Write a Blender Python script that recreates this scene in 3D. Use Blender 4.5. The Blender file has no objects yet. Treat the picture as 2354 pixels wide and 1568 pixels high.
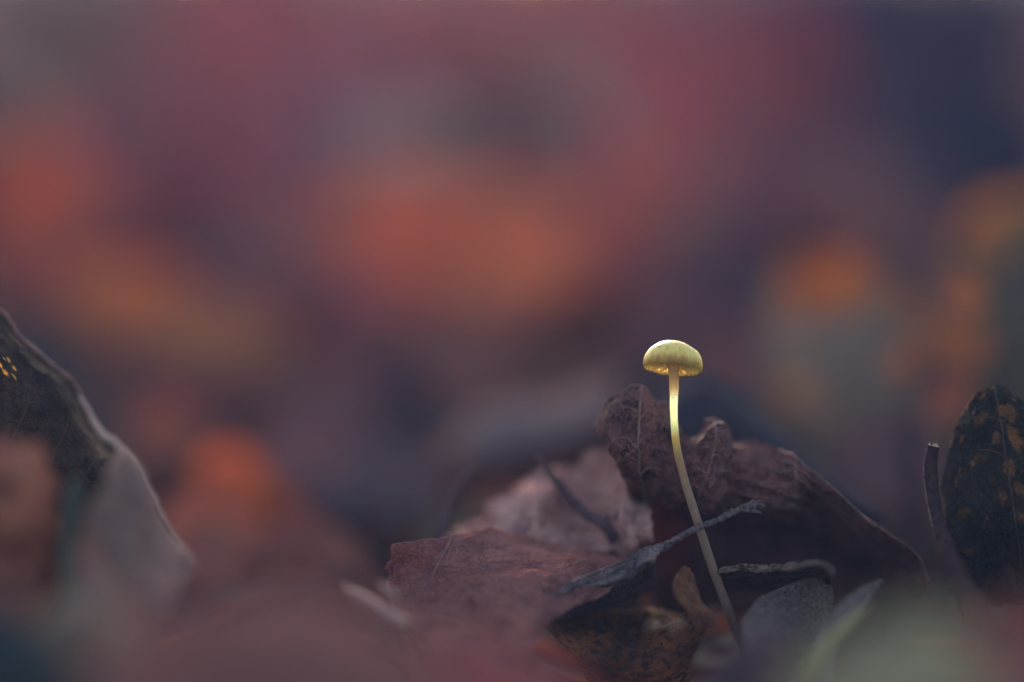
import bpy, math, random
import numpy as np
from mathutils import Vector, Matrix, noise as mnoise

random.seed(7); RNG = np.random.default_rng(7)
scene = bpy.context.scene
col = scene.collection

# ------------------------------------------------------------------ camera
D = 0.417                      # focus distance (m); the frame is 0.15 m wide there
PITCH = math.radians(8.0)
CAM = np.array((0.0, 0.0, 0.100))
FWD = np.array((0.0, math.cos(PITCH), -math.sin(PITCH)))
UP = np.array((0.0, math.sin(PITCH), math.cos(PITCH)))
RIGHT = np.array((1.0, 0.0, 0.0))
cd = bpy.data.cameras.new('camera'); cam = bpy.data.objects.new('camera', cd); col.objects.link(cam)
cam.location = CAM; cam.rotation_euler = (math.radians(90) - PITCH, 0, 0)
cd.sensor_width = 36; cd.lens = 100; cd.clip_start = 0.01; cd.clip_end = 300
cd.dof.use_dof = True; cd.dof.focus_distance = D; cd.dof.aperture_fstop = 2.8
scene.camera = cam

# ------------------------------------------------------------------ sky, sun, exposure
SUN_EL, SUN_AZ = math.radians(13), math.radians(-5)     # behind the mushroom, a little to its left
w = bpy.data.worlds.new('World'); scene.world = w; w.use_nodes = True
nt = w.node_tree; bg = nt.nodes['Background']
sky = nt.nodes.new('ShaderNodeTexSky'); sky.sky_type = 'NISHITA'; sky.sun_disc = False
sky.sun_elevation = SUN_EL; sky.sun_rotation = SUN_AZ
sky.ozone_density = 1.2; sky.air_density = 1.0; sky.dust_density = 3.0
nt.links.new(sky.outputs[0], bg.inputs[0]); bg.inputs[1].default_value = 0.12
sl = bpy.data.lights.new('sun', 'SUN'); sun = bpy.data.objects.new('sun', sl); col.objects.link(sun)
sl.energy = 1.5; sl.angle = math.radians(10.0); sl.color = (1.0, 0.90, 0.74)
sd = Vector((math.sin(SUN_AZ) * math.cos(SUN_EL), math.cos(SUN_AZ) * math.cos(SUN_EL), math.sin(SUN_EL)))
sun.rotation_euler = sd.to_track_quat('Z', 'Y').to_euler(); sun.location = (0, 3, 3)
vs = scene.view_settings; vs.view_transform = 'Standard'; vs.look = 'None'; vs.gamma = 1; vs.use_curve_mapping = False
vs.exposure = 2.27
scene.cycles.use_denoising = True
scene.cycles.max_bounces = 8; scene.cycles.transmission_bounces = 6; scene.cycles.diffuse_bounces = 5

# ------------------------------------------------------------------ helpers
K = 0.15 / 2354
def pt(px, py, dz):
    """photo pixel (2354 wide) + distance behind (+) / before (-) the focus plane in mm -> world"""
    d = D + dz / 1000.0
    return CAM + d * FWD + (px - 1177) * K * d / D * RIGHT - (py - 784) * K * d / D * UP

def vnoise(x, y, seed=0):
    """smooth 2-D value noise, vectorised, about -1..1"""
    x = np.asarray(x, float) + seed * 17.31; y = np.asarray(y, float) + seed * 7.77
    xi = np.floor(x).astype(np.int64); yi = np.floor(y).astype(np.int64)
    fx = x - xi; fy = y - yi; fx = fx * fx * (3 - 2 * fx); fy = fy * fy * (3 - 2 * fy)
    def h(a, b):
        n = (a * 374761393 + b * 668265263) & 0x7fffffff
        n = ((n ^ (n >> 13)) * 1274126177) & 0x7fffffff
        return ((n ^ (n >> 16)) & 0xffff) / 32767.5 - 1
    return (h(xi, yi) * (1 - fx) + h(xi + 1, yi) * fx) * (1 - fy) + (h(xi, yi + 1) * (1 - fx) + h(xi + 1, yi + 1) * fx) * fy
def fbm(x, y, seed=0, o=3):
    s = 0; a = 1.0; t = 0
    for k in range(o):
        s = s + a * vnoise(np.asarray(x) * 2 ** k, np.asarray(y) * 2 ** k, seed + k * 3); t += a; a *= 0.5
    return s / t

def gz(x, y):
    """height of the forest floor"""
    x = np.asarray(x, float); y = np.asarray(y, float)
    t = np.clip(y - 0.5, 0, None)
    z = -.012 + .016 * np.clip((y - .42) / .5, 0, 1) + 0.062 * np.clip(t, 0, 2.2)
    amp = 0.003 + 0.007 * np.clip((y - 0.48) / 0.4, 0, 1) + 0.02 * np.clip((y - 1.2) / 3, 0, 1)
    return z + amp * fbm(x * 9, y * 9, 3, 3) - 0.002

def ground_d(px, py):
    """depth along the camera axis (mm from focus) at which the ray of a pixel meets the floor"""
    for i in range(1, 4000):
        d = 0.2 + 0.002 * i
        p = pt(px, py, (d - D) * 1000)
        if p[2] <= float(gz(p[0], p[1])): return (d - D) * 1000
    return 3000.0

def link(name, me, mat=None, parent=None):
    o = bpy.data.objects.new(name, me); col.objects.link(o)
    if mat is not None and me is not None: me.materials.append(mat)
    if parent is not None: o.parent = parent
    return o
def tag(o, label, cat, group=None):
    o['label'] = label; o['category'] = cat
    if group: o['group'] = group
    return o
def thing(name, loc, label, cat, group=None):
    o = link(name, None); o.location = loc; o.empty_display_size = 0.005
    return tag(o, label, cat, group)
def mesh(name, v, f, smooth=True):
    me = bpy.data.meshes.new(name); me.from_pydata([tuple(map(float, p)) for p in v], [], f); me.update()
    if smooth: me.polygons.foreach_set('use_smooth', [True] * len(me.polygons))
    return me

def cr(P, t):
    """Catmull-Rom along axis 0 of P at parameters t in 0..1 (any shape of t along axis 0)"""
    n = P.shape[0]
    x = np.clip(t, 0, 1) * (n - 1); i = np.clip(np.floor(x).astype(int), 0, n - 2); f = x - i
    Pe = np.concatenate([2 * P[:1] - P[1:2], P, 2 * P[-1:] - P[-2:-1]], 0)
    return Pe, i + 1, f
def wts(f):
    return np.stack([-0.5 * f ** 3 + f ** 2 - 0.5 * f, 1.5 * f ** 3 - 2.5 * f ** 2 + 1,
                     -1.5 * f ** 3 + 2 * f ** 2 + 0.5 * f, 0.5 * f ** 3 - 0.5 * f ** 2], -1)
class Surf:
    def __init__(s, rows):
        s.P = np.array([[pt(*c) for c in r] for r in rows])
    def ev(s, u, v):
        """u along rows 0..1, v along columns 0..1; arrays of one shape -> points"""
        Pe, iu, fu = cr(s.P, u)
        n = Pe.shape[1]; Pe = np.concatenate([2 * Pe[:, :1] - Pe[:, 1:2], Pe, 2 * Pe[:, -1:] - Pe[:, -2:-1]], 1)
        x = np.clip(v, 0, 1) * (n - 1); iv = np.clip(np.floor(x).astype(int), 0, n - 2); fv = x - iv; iv = iv + 1
        wu = wts(fu); wv = wts(fv); out = 0
        for a in range(4):
            for b in range(4):
                out = out + (wu[..., a] * wv[..., b])[..., None] * Pe[iu - 1 + a, iv - 1 + b]
        return out
    def nrm(s, u, v):
        e = 1e-3
        a = s.ev(np.clip(u + e, 0, 1), v) - s.ev(np.clip(u - e, 0, 1), v)
        b = s.ev(u, np.clip(v + e, 0, 1)) - s.ev(u, np.clip(v - e, 0, 1))
        n = np.cross(a, b); n /= np.linalg.norm(n, axis=-1, keepdims=True) + 1e-12
        c = n.reshape(-1, 3); m = s.ev(np.array([.5]), np.array([.5]))[0]
        if np.dot(np.median(c, 0), CAM - m) < 0: n = -n
        return n

def solid(V, N, thick, nu, nv):
    """front sheet V (nu x nv x 3) with thickness -> verts, faces"""
    F = V.reshape(-1, 3); B = (V - N * thick).reshape(-1, 3); n = nu * nv
    f = []
    for i in range(nu - 1):
        for j in range(nv - 1):
            a = i * nv + j
            f.append((a, a + 1, a + nv + 1, a + nv)); f.append((n + a, n + a + nv, n + a + nv + 1, n + a + 1))
    rim = [i * nv for i in range(nu)] + [(nu - 1) * nv + j for j in range(1, nv)] + \
          [i * nv + nv - 1 for i in range(nu - 2, -1, -1)] + [j for j in range(nv - 2, 0, -1)]
    for k in range(len(rim)):
        a, b = rim[k], rim[(k + 1) % len(rim)]
        f.append((a, b, n + b, n + a))
    return np.concatenate([F, B]), f

class Sheet:
    """a hero leaf: a smooth control surface, crinkled, with ragged edges and thickness"""
    def __init__(s, root_name, label, cat, rows, mat, nu=70, nv=70, thick=0.00028, wr=0.0006, wf=5, fine=0.00015,
                 rag=(0, 0, 0, 0), ragf=24, ribs=None, seed=1, spots=None, part='blade', root=None, group=None):
        s.S = Surf(rows); s.seed = seed; s.wr, s.wf, s.fine, s.ribs = wr, wf, fine, ribs
        u, v = np.meshgrid(np.linspace(0, 1, nu), np.linspace(0, 1, nv), indexing='ij')
        def rg(t, amp, sd):
            a = np.abs(vnoise(t * ragf, 0 * t, sd)) * .6 + np.abs(vnoise(t * ragf * 2.7, 0 * t, sd + 5)) * .4
            return amp * a
        u0 = rg(v, rag[0], seed); u1 = 1 - rg(v, rag[1], seed + 11); v0 = rg(u, rag[2], seed + 23); v1 = 1 - rg(u, rag[3], seed + 31)
        uu = u0 + (u1 - u0) * u; vv = v0 + (v1 - v0) * v
        V, N = s.at(uu, vv)
        if root is None:
            low = V.reshape(-1, 3); base = low.mean(0); base[2] = low[:, 2].min()
            s.root = thing(root_name, base, label, cat, group); s.base = base
        else:
            s.root = root; s.base = np.array(root.location)
        vs_, f = solid(V - s.base, N, thick, nu, nv)
        me = mesh(part, vs_, f)
        at = me.attributes.new('spot', 'FLOAT', 'POINT')
        sp = np.zeros(nu * nv)
        for (su, sv, ru, rv, st) in (spots or []):
            if su > 1 or sv > 1: su, sv = s.uv_at(su, sv)
            q = ((uu - su) / ru) ** 2 + ((vv - sv) / rv) ** 2
            q = q * (1 + .95 * fbm(uu * 34, vv * 26, seed + 50, 3)) + .5 * fbm(uu * 60, vv * 45, seed + 60, 2)
            sp = np.maximum(sp, (st * np.clip(1.45 - q, 0, 1) ** 1.3).ravel())
        at.data.foreach_set('value', np.concatenate([sp, sp]).astype(np.float32))
        s.o = link(part, me, mat, s.root)
    def at(s, u, v):
        P = s.S.ev(u, v); N = s.S.nrm(u, v)
        d = s.wr * fbm(u * s.wf, v * s.wf, s.seed, 4) + s.fine * fbm(u * s.wf * 6, v * s.wf * 6, s.seed + 9, 3)
        if s.ribs:
            for (fu, fv, amp, ph) in s.ribs:
                x = u * fu + v * fv + ph + .35 * vnoise(u * 3, v * 3, s.seed + 77)
                d = d + amp * (1 - 2 * np.abs(np.sin(np.pi * x)) ** .6)
        P = P + N * d[..., None]
        return P, N
    def vein(s, name, path, r0, r1, mat, lift=0.1, n=64, parent=None, rough=0.0):
        path = np.array(path, float); t = np.linspace(0, 1, n)
        Pe, i, f = cr(path, t); W = wts(f)
        q = sum(W[:, a:a + 1] * Pe[i - 1 + a] for a in range(4))
        P, N = s.at(np.clip(q[:, 0], 0, 1), np.clip(q[:, 1], 0, 1))
        r = np.interp(t, np.linspace(0, 1, len(r0)), r0) if isinstance(r0, (list, tuple)) else (r0 + (r1 - r0) * t) * .55
        return tube(name, P + N * (r * lift)[:, None] - s.base, r, mat, parent or s.root, 8, rough, s.seed)
    def uv_at(s, px, py, n=90):
        u, v = np.meshgrid(np.linspace(0, 1, n), np.linspace(0, 1, n), indexing='ij')
        Q = s.S.ev(u, v) - CAM; d = Q @ FWD
        x = (Q @ RIGHT) * D / d / K + 1177; y = 784 - (Q @ UP) * D / d / K
        k = np.argmin(((x - px) ** 2 + (y - py) ** 2)); return float(u.flat[k]), float(v.flat[k])

def tube(name, P, R, mat, parent, seg=10, rough=0.0, seed=0, rf=3.0, cap=True, obj=True):
    P = np.array(P, float); R = np.array(R, float); n = len(P)
    T = np.gradient(P, axis=0); T /= np.linalg.norm(T, axis=1, keepdims=True) + 1e-12
    a = np.cross(T[0], (0, 1, 0.2)); a /= np.linalg.norm(a); V = []
    for i in range(n):
        a = a - T[i] * np.dot(a, T[i]); a /= np.linalg.norm(a); b = np.cross(T[i], a)
        for k in range(seg):
            th = 2 * math.pi * k / seg
            rr = R[i]
            if rough: rr = rr * (1 + rough * float(fbm(i * rf * .3, k * 11 / seg * (1 if k < seg / 2 else 1) + 3 * math.cos(th), seed, 3)))
            V.append(P[i] + (a * math.cos(th) + b * math.sin(th)) * rr)
    f = [(i * seg + k, i * seg + (k + 1) % seg, (i + 1) * seg + (k + 1) % seg, (i + 1) * seg + k) for i in range(n - 1) for k in range(seg)]
    if cap: f += [tuple(range(seg - 1, -1, -1)), tuple((n - 1) * seg + k for k in range(seg))]
    me = mesh(name, V, f)
    return link(name, me, mat, parent) if obj else me
def smooth_path(ctrl, n):
    c = np.array(ctrl, float); t = np.linspace(0, 1, n); Pe, i, f = cr(c, t); W = wts(f)
    return sum(W[:, a:a + 1] * Pe[i - 1 + a] for a in range(4))

# ------------------------------------------------------------------ materials
def newmat(name):
    m = bpy.data.materials.new(name); m.use_nodes = True; t = m.node_tree; t.nodes.clear()
    return m, t
def N(t, kind, **kw):
    n = t.nodes.new('ShaderNode' + kind)
    for k, v in kw.items(): setattr(n, k, v)
    return n
def ramp(t, src, stops, interp='LINEAR'):
    r = N(t, 'ValToRGB'); r.color_ramp.interpolation = interp; e = r.color_ramp.elements
    while len(e) < len(stops): e.new(0.5)
    for k, (p, c) in enumerate(stops): e[k].position = p; e[k].color = (*c, 1) if len(c) == 3 else c
    t.links.new(src, r.inputs[0]); return r.outputs[0]
def mix(t, fac, a, b, mode='MIX'):
    m = N(t, 'MixRGB', blend_type=mode)
    for k, s in enumerate((fac, a, b)):
        if hasattr(s, 'is_linked'): t.links.new(s, m.inputs[k])
        else: m.inputs[k].default_value = s if k == 0 else (*s, 1)
    return m.outputs[0]
def texco(t): return N(t, 'TexCoord').outputs['Object']
def noise(t, co, scale, detail=6, rough=.6, dist=0.0):
    n = N(t, 'TexNoise'); n.inputs['Scale'].default_value = scale; n.inputs['Detail'].default_value = detail
    n.inputs['Roughness'].default_value = rough; n.inputs['Distortion'].default_value = dist
    t.links.new(co, n.inputs['Vector']); return n.outputs[0]
def leaf_out(t, colr, bump_h, trans, tcol, rough=.62, bump=.6, bdist=.0003, spec=.35, sss=0.0, tfac=None):
    p = N(t, 'BsdfPrincipled'); t.links.new(colr, p.inputs['Base Color'])
    p.inputs['Roughness'].default_value = rough; p.inputs['Specular IOR Level'].default_value = spec
    b = N(t, 'Bump'); b.inputs['Strength'].default_value = bump; b.inputs['Distance'].default_value = bdist
    t.links.new(bump_h, b.inputs['Height']); t.links.new(b.outputs[0], p.inputs['Normal'])
    tr = N(t, 'BsdfTranslucent'); t.links.new(b.outputs[0], tr.inputs[1])
    if hasattr(tcol, 'is_linked'): t.links.new(tcol, tr.inputs[0])
    else: tr.inputs[0].default_value = (*tcol, 1)
    mx = N(t, 'MixShader')
    if tfac is not None: t.links.new(tfac, mx.inputs[0])
    else: mx.inputs[0].default_value = trans
    t.links.new(p.outputs[0], mx.inputs[1]); t.links.new(tr.outputs[0], mx.inputs[2])
    o = N(t, 'OutputMaterial'); t.links.new(mx.outputs[0], o.inputs[0])

def leaf_mat(name, c1, c2, c3, trans=.2, tcol=(.5, .2, .08), f1=120, f2=520, cell=650, vein=.35, rough=.75, bump=.6,
             spotc=None, spec=.2, thr=(.42, .62), spottrans=False):
    """dry leaf: broad tone c1-c2, blotches c3, a net of fine veins"""
    m, t = newmat(name); co = texco(t)
    n1 = noise(t, co, f1, 5, .6, .4); n2 = noise(t, co, f2, 6, .65, .3)
    base = ramp(t, n1, [(.32, c1), (.68, c2)])
    blot = ramp(t, n2, [(thr[0], (0, 0, 0)), (thr[1], (1, 1, 1))])
    c = mix(t, blot, base, c3)
    vo = N(t, 'TexVoronoi', feature='DISTANCE_TO_EDGE'); vo.inputs['Scale'].default_value = cell
    wv = N(t, 'MixRGB', blend_type='ADD'); wv.inputs[0].default_value = .0012
    nn = N(t, 'TexNoise'); nn.inputs['Scale'].default_value = cell * 1.2; t.links.new(co, nn.inputs['Vector'])
    t.links.new(co, wv.inputs[1]); t.links.new(nn.outputs[1], wv.inputs[2]); t.links.new(wv.outputs[0], vo.inputs['Vector'])
    ve = ramp(t, vo.outputs[0], [(0, (1, 1, 1)), (.12, (0, 0, 0))])
    vm = N(t, 'Math', operation='MULTIPLY'); t.links.new(ve, vm.inputs[0]); vm.inputs[1].default_value = vein
    c = mix(t, vm.outputs[0], c, tuple(min(1, x * 1.9) for x in c2))
    tfac = None; tc = tcol
    if spotc is not None:
        a = N(t, 'Attribute', attribute_name='spot')
        c = mix(t, a.outputs['Fac'], c, spotc)
        if spottrans:
            s = ramp(t, a.outputs['Fac'], [(.35, (trans,) * 3), (.6, (.8,) * 3)])
            tfac = s; tc = mix(t, a.outputs['Fac'], tcol, spotc)
    hb = N(t, 'Math', operation='ADD'); t.links.new(ve, hb.inputs[0]); t.links.new(n2, hb.inputs[1])
    fg = noise(t, co, 2600, 3, .6)
    h2 = N(t, 'Math', operation='MULTIPLY_ADD'); t.links.new(fg, h2.inputs[0]); h2.inputs[1].default_value = .7; t.links.new(hb.outputs[0], h2.inputs[2])
    leaf_out(t, c, h2.outputs[0], trans, tc, rough, bump, .00025, spec, tfac=tfac)
    return m

def tint_mat(name, trans=.28):
    """blurred litter leaves: the colour is each object's own"""
    m, t = newmat(name); co = texco(t)
    oi = N(t, 'ObjectInfo'); n1 = noise(t, co, 60, 5, .6)
    dark = mix(t, 1.0, oi.outputs['Color'], (.62, .6, .62), 'MULTIPLY')
    f = ramp(t, n1, [(.35, (0, 0, 0)), (.65, (1, 1, 1))])
    c = mix(t, f, dark, oi.outputs['Color'])
    tc = mix(t, 1.0, oi.outputs['Color'], (1.25, .95, .7), 'MULTIPLY')
    leaf_out(t, c, noise(t, co, 300), trans, tc, 1.0, .4, .0004, .0)
    return m

def plain_mat(name, c1, c2, f=400, rough=.7, bump=.5, bd=.0003, spec=.3, stretch=None, trans=0.05):
    m, t = newmat(name); co = texco(t)
    if stretch:
        mp = N(t, 'Mapping'); mp.inputs['Scale'].default_value = stretch; t.links.new(co, mp.inputs[0]); co = mp.outputs[0]
    n1 = noise(t, co, f, 7, .65, .2)
    c = ramp(t, n1, [(.33, c1), (.66, c2)])
    leaf_out(t, c, noise(t, co, f * 2.3, 6, .7), trans, c2, rough, bump, bd, spec)
    return m

# ------------------------------------------------------------------ forest floor
def build_ground():
    ys = np.concatenate([np.linspace(-3, .2, 12), np.linspace(.22, 1.0, 60), np.linspace(1.03, 3.2, 60), np.geomspace(3.3, 120, 30)])
    xs = np.concatenate([-np.geomspace(100, 1.0, 22), np.linspace(-.95, .95, 90), np.geomspace(1.0, 100, 22)])
    X, Y = np.meshgrid(xs, ys, indexing='xy'); Z = gz(X, Y) - .004
    nv, nu = len(xs), len(ys)
    V = np.stack([X, Y, Z], -1).reshape(-1, 3)
    f = [(i * nv + j, i * nv + j + 1, (i + 1) * nv + j + 1, (i + 1) * nv + j) for i in range(nu - 1) for j in range(nv - 1)]
    m = plain_mat('humus', (.018, .014, .014), (.06, .042, .036), 90, .9, .9, .004, .15, trans=0.0)
    o = link('ground', mesh('ground', V, f), m); o['kind'] = 'structure'
build_ground()

# ------------------------------------------------------------------ litter leaves (templates)
def leaf_verts(shape, L, W, curl, bend, seed, nu=15, nv=11):
    """leaf lying along +Y, face +Z, from its stalk end; grid of points and normals"""
    u, v = np.meshgrid(np.linspace(0.0, 1, nu), np.linspace(-1, 1, nv), indexing='ij')
    if shape == 'oval': wd = np.sin(np.pi * u ** .85) ** .75
    elif shape == 'oak': wd = (np.sin(np.pi * u ** 1.15) ** .7) * (.74 + .26 * np.cos(u * 9 * np.pi))
    else: wd = np.sin(np.pi * u ** .6) ** .9
    wd = np.maximum(wd, .02)
    x = v * wd * W / 2; y = u * L
    z = curl * W * (v * wd) ** 2 * (1 + .5 * vnoise(u * 2, v, seed)) + bend * L * (u - .45) ** 2 + .06 * W * fbm(u * 4, v * 3, seed, 3)
    z = z - .03 * W * np.exp(-(v * 6) ** 2)
    P = np.stack([x + .06 * W * vnoise(u * 3, 0 * v, seed + 4), y, z], -1)
    du = np.gradient(P, axis=0); dv = np.gradient(P, axis=1); n = np.cross(dv, du); n /= np.linalg.norm(n, axis=-1, keepdims=True) + 1e-9
    return P, n
TEMPL = []
for k, (sh, cu, be) in enumerate([('oval', .35, .25), ('oak', .25, .4), ('ovate', .5, .15), ('oval', -.4, .3), ('oak', .45, -.25), ('ovate', -.3, .5), ('oval', .8, .2), ('ovate', .2, -.4)]):
    P, n = leaf_verts(sh, 1.0, .62, cu, be, 20 + k)
    V, f = solid(P, n, .006, 15, 11)
    blade = mesh('leaf_blade', V, f)
    mid = P[:, 5] + n[:, 5] * .004
    st = np.concatenate([[mid[0] + np.array((.05, -.28, .03)), mid[0] + np.array((.02, -.14, .0))], mid[:-1]])
    stalk = tube('stalk', st, np.linspace(.014, .005, len(st)), None, None, 5, obj=False)
    TEMPL.append((blade, stalk))
MAT_TINT = tint_mat('litter_leaf')
MAT_STALK = plain_mat('leaf_stalk', (.06, .035, .03), (.13, .08, .06), 300)
for b, s in TEMPL: b.materials.append(MAT_TINT); s.materials.append(MAT_STALK)

def lin(c): return tuple((x / 255 / 12.92 if x / 255 < .04045 else ((x / 255 + .055) / 1.055) ** 2.4) for x in c)
LIGHT = (.45, .63, .92)          # how bright a white leaf shows here; turns a wanted look into a base colour
def alb(c): return tuple(min(.75, max(.012, a / l)) for a, l in zip(lin(c), LIGHT))

def litter_leaf(name, loc, rot, size, wid, tint, k, label, group):
    r = thing(name, loc, label, 'leaf', group); r.rotation_mode = 'QUATERNION'; r.rotation_quaternion = rot
    b = link('blade', TEMPL[k][0], None, r); b.scale = (wid / .62, size, (size + wid) / 2); b.color = (*tint, 1)
    s = link('stalk', TEMPL[k][1], None, r); s.scale = b.scale
    return r

def name_colour(c):
    r, g, b = c
    if r > 140: return 'warm orange'
    if r - b > 45 and r > 120: return 'rust orange'
    if r - b > 30: return 'tan brown'
    if g >= r - 12 and r > 80: return 'grey green'
    if r < 80: return 'dark plum brown'
    if r - g > 40: return 'dull red'
    return 'dusty mauve brown'

def where(cx):
    for lim, txt in ((380, 'behind the big dark leaf'), (820, 'behind the slanted bright orange leaf'), (1250, 'behind the squared red brown leaf'), (1500, 'behind the ruffled leaf'),
                     (1720, 'behind the mushroom cap'), (2130, 'behind the orange spotted leaf')):
        if cx < lim: return txt
    return 'behind the dark mottled leaf'
def facing_leaf(cx, cy, wpx, hpx, c, tilt=58, rot=0, k=0, ex=0.0, dmm=None):
    """a litter leaf standing tilted on the floor, seen about wpx x hpx large at a place in the picture"""
    dz = ground_d(cx, cy + hpx * .5) if dmm is None else dmm
    sc = (D + dz / 1000) / D * K
    L = hpx * sc / math.sin(math.radians(tilt + 8)); W = wpx * sc
    base = pt(cx, cy + hpx * .5, dz)
    q = Matrix.Rotation(math.radians(tilt), 4, 'X') @ Matrix.Rotation(math.radians(rot), 4, 'Z')
    off = q @ Vector((0, L * .5, 0)) - Matrix.Rotation(math.radians(tilt), 4, 'X') @ Vector((0, L * .5, 0))
    nm = name_colour(c)
    place = 'low on the litter slope' if dz < 260 else ('halfway up the litter slope' if dz < 560 else 'high on the litter slope')
    return litter_leaf('fallen_leaf', Vector(base) - off, q.to_quaternion(), L, W, alb(c), k,
                       f'blurred {nm} leaf {where(cx)}, {place}', f'{nm} leaves {where(cx)} {place}')

BG = [  # cx, cy, w, h, colour, rot, template
 (150, -40, 520, 240, (96, 84, 84), 10, 3), (560, -50, 520, 240, (116, 78, 84), -18, 0), (960, -40, 520, 220, (120, 80, 80), 14, 5), (1360, -50, 520, 220, (120, 80, 80), -12, 1),
 (1740, -40, 460, 240, (92, 60, 72), 16, 2), (2060, -30, 420, 260, (62, 40, 54), -14, 0), (2330, -20, 380, 280, (46, 30, 42), 10, 3), (2180, 200, 380, 260, (50, 36, 48), 12, 1),
 (90, 90, 460, 320, (92, 88, 86), 20, 0), (330, 60, 360, 260, (108, 84, 84), -15, 2), (560, 110, 420, 300, (120, 80, 84), 30, 1), (860, 40, 460, 220, (122, 80, 82), -20, 3),
 (1180, 50, 420, 220, (126, 88, 80), 15, 0), (1480, 60, 420, 240, (120, 76, 82), -25, 5), (1760, 90, 380, 260, (98, 64, 78), 25, 1), (2040, 80, 340, 300, (52, 36, 56), -10, 2),
 (2290, 90, 340, 300, (34, 26, 44), 20, 4), (790, 220, 330, 210, (128, 96, 118), 12, 0), (1200, 300, 330, 200, (78, 56, 66), -14, 2), (1010, 210, 260, 180, (98, 70, 84), 30, 1),
 (1570, 260, 360, 330, (118, 76, 82), -25, 0), (1830, 300, 330, 300, (96, 66, 80), 20, 5), (2080, 330, 330, 280, (56, 50, 70), -20, 3), (2300, 330, 300, 320, (34, 34, 52), 10, 2),
 (60, 440, 300, 320, (146, 84, 62), -12, 0), (210, 520, 220, 260, (140, 84, 64), 22, 5), (390, 440, 280, 300, (100, 58, 70), 15, 2), (600, 470, 260, 300, (112, 72, 88), -18, 1),
 (300, 280, 360, 240, (112, 76, 86), 14, 3), (560, 300, 330, 230, (110, 72, 86), -24, 0), (900, 500, 420, 230, (146, 90, 70), 10, 2), (1180, 520, 320, 220, (146, 104, 78), -15, 0),
 (1450, 470, 300, 220, (136, 80, 72), 20, 1), (1350, 410, 240, 160, (98, 70, 78), -10, 4), (1700, 480, 240, 230, (100, 66, 78), 16, 3), (1900, 430, 240, 190, (100, 72, 84), -22, 0),
 (2120, 450, 200, 230, (62, 56, 72), 14, 2), (960, 620, 330, 190, (150, 94, 66), -14, 5), (1190, 660, 330, 190, (146, 104, 78), 12, 0), (1400, 620, 260, 190, (112, 70, 72), -20, 2),
 (90, 640, 340, 190, (122, 72, 66), 18, 1), (330, 700, 380, 210, (142, 102, 72), -10, 0), (480, 790, 330, 200, (140, 102, 74), 14, 2), (640, 730, 260, 240, (100, 58, 66), -20, 3),
 (860, 700, 260, 210, (130, 80, 76), 8, 0), (720, 830, 320, 150, (92, 58, 66), 16, 1), (1060, 770, 300, 150, (110, 78, 76), -14, 4), (1300, 770, 320, 160, (112, 80, 80), 12, 5),
 (1560, 680, 240, 240, (94, 70, 82), -16, 2), (1660, 640, 200, 300, (80, 64, 80), 12, 0), (1480, 800, 200, 200, (94, 72, 80), -10, 1), (300, 860, 300, 150, (92, 66, 68), 10, 3),
 (530, 930, 300, 170, (88, 62, 68), -16, 0), (740, 950, 260, 190, (90, 72, 84), 14, 2), (900, 905, 260, 140, (60, 48, 60), -10, 5), (380, 1010, 240, 200, (116, 80, 72), 12, 1),
 (700, 1080, 220, 240, (96, 80, 92), -12, 0), (880, 1110, 300, 210, (82, 76, 92), 16, 2), (480, 1210, 300, 220, (124, 88, 78), -14, 3), (690, 1260, 280, 180, (108, 80, 80), 10, 5),
 (1300, 850, 360, 150, (112, 82, 82), 10, 1), (1090, 870, 320, 140, (108, 82, 86), -12, 5), (660, 900, 300, 140, (104, 76, 78), 14, 2), (1700, 850, 260, 220, (98, 78, 86), 8, 3),
 (2130, 600, 240, 220, (92, 72, 78), -15, 0), (2000, 480, 280, 220, (106, 80, 84), 20, 1), (1760, 600, 260, 240, (92, 70, 82), -10, 2), (470, 1290, 360, 170, (120, 86, 82), 12, 4),
 (1750, 760, 160, 330, (64, 54, 72), 10, 3), (2040, 1060, 260, 260, (88, 72, 84), -12, 2), (1940, 960, 300, 240, (90, 76, 84), 15, 1),
]
for i, (cx, cy, ww, hh, c, rot, k) in enumerate(BG):
    facing_leaf(cx, cy, ww, hh, c, 50 + (i * 37) % 22, rot, k)

# small random leaves lying between them, and the mass of crumbled litter
PAL = [(112, 74, 76), (96, 66, 74), (126, 82, 74), (88, 60, 70), (104, 80, 80), (134, 78, 66), (76, 58, 70)]
n = 0
while n < 110:
    y = .62 + 2.0 * random.random() ** 1.3; x = (random.random() - .5) * (.46 * y + .1)
    z = float(gz(x, y)); c = random.choice(PAL if y > .9 else PAL[1:2] + PAL[3:5] + PAL[6:]); nm = name_colour(c)
    q = Matrix.Rotation(random.uniform(0, 6.28), 4, 'Z') @ Matrix.Rotation(math.radians(random.uniform(-6, 32)), 4, 'X') @ Matrix.Rotation(math.radians(random.uniform(-20, 20)), 4, 'Y')
    s = random.uniform(.035, .07)
    litter_leaf('fallen_leaf', (x, y, z + .002), q.to_quaternion(), s, s * random.uniform(.5, .75), alb(c), random.randrange(8),
                f'small flat {nm} leaf {where(1177 + x / y * D / K)}', f'small flat {nm} leaves {where(1177 + x / y * D / K)}'); n += 1

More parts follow.
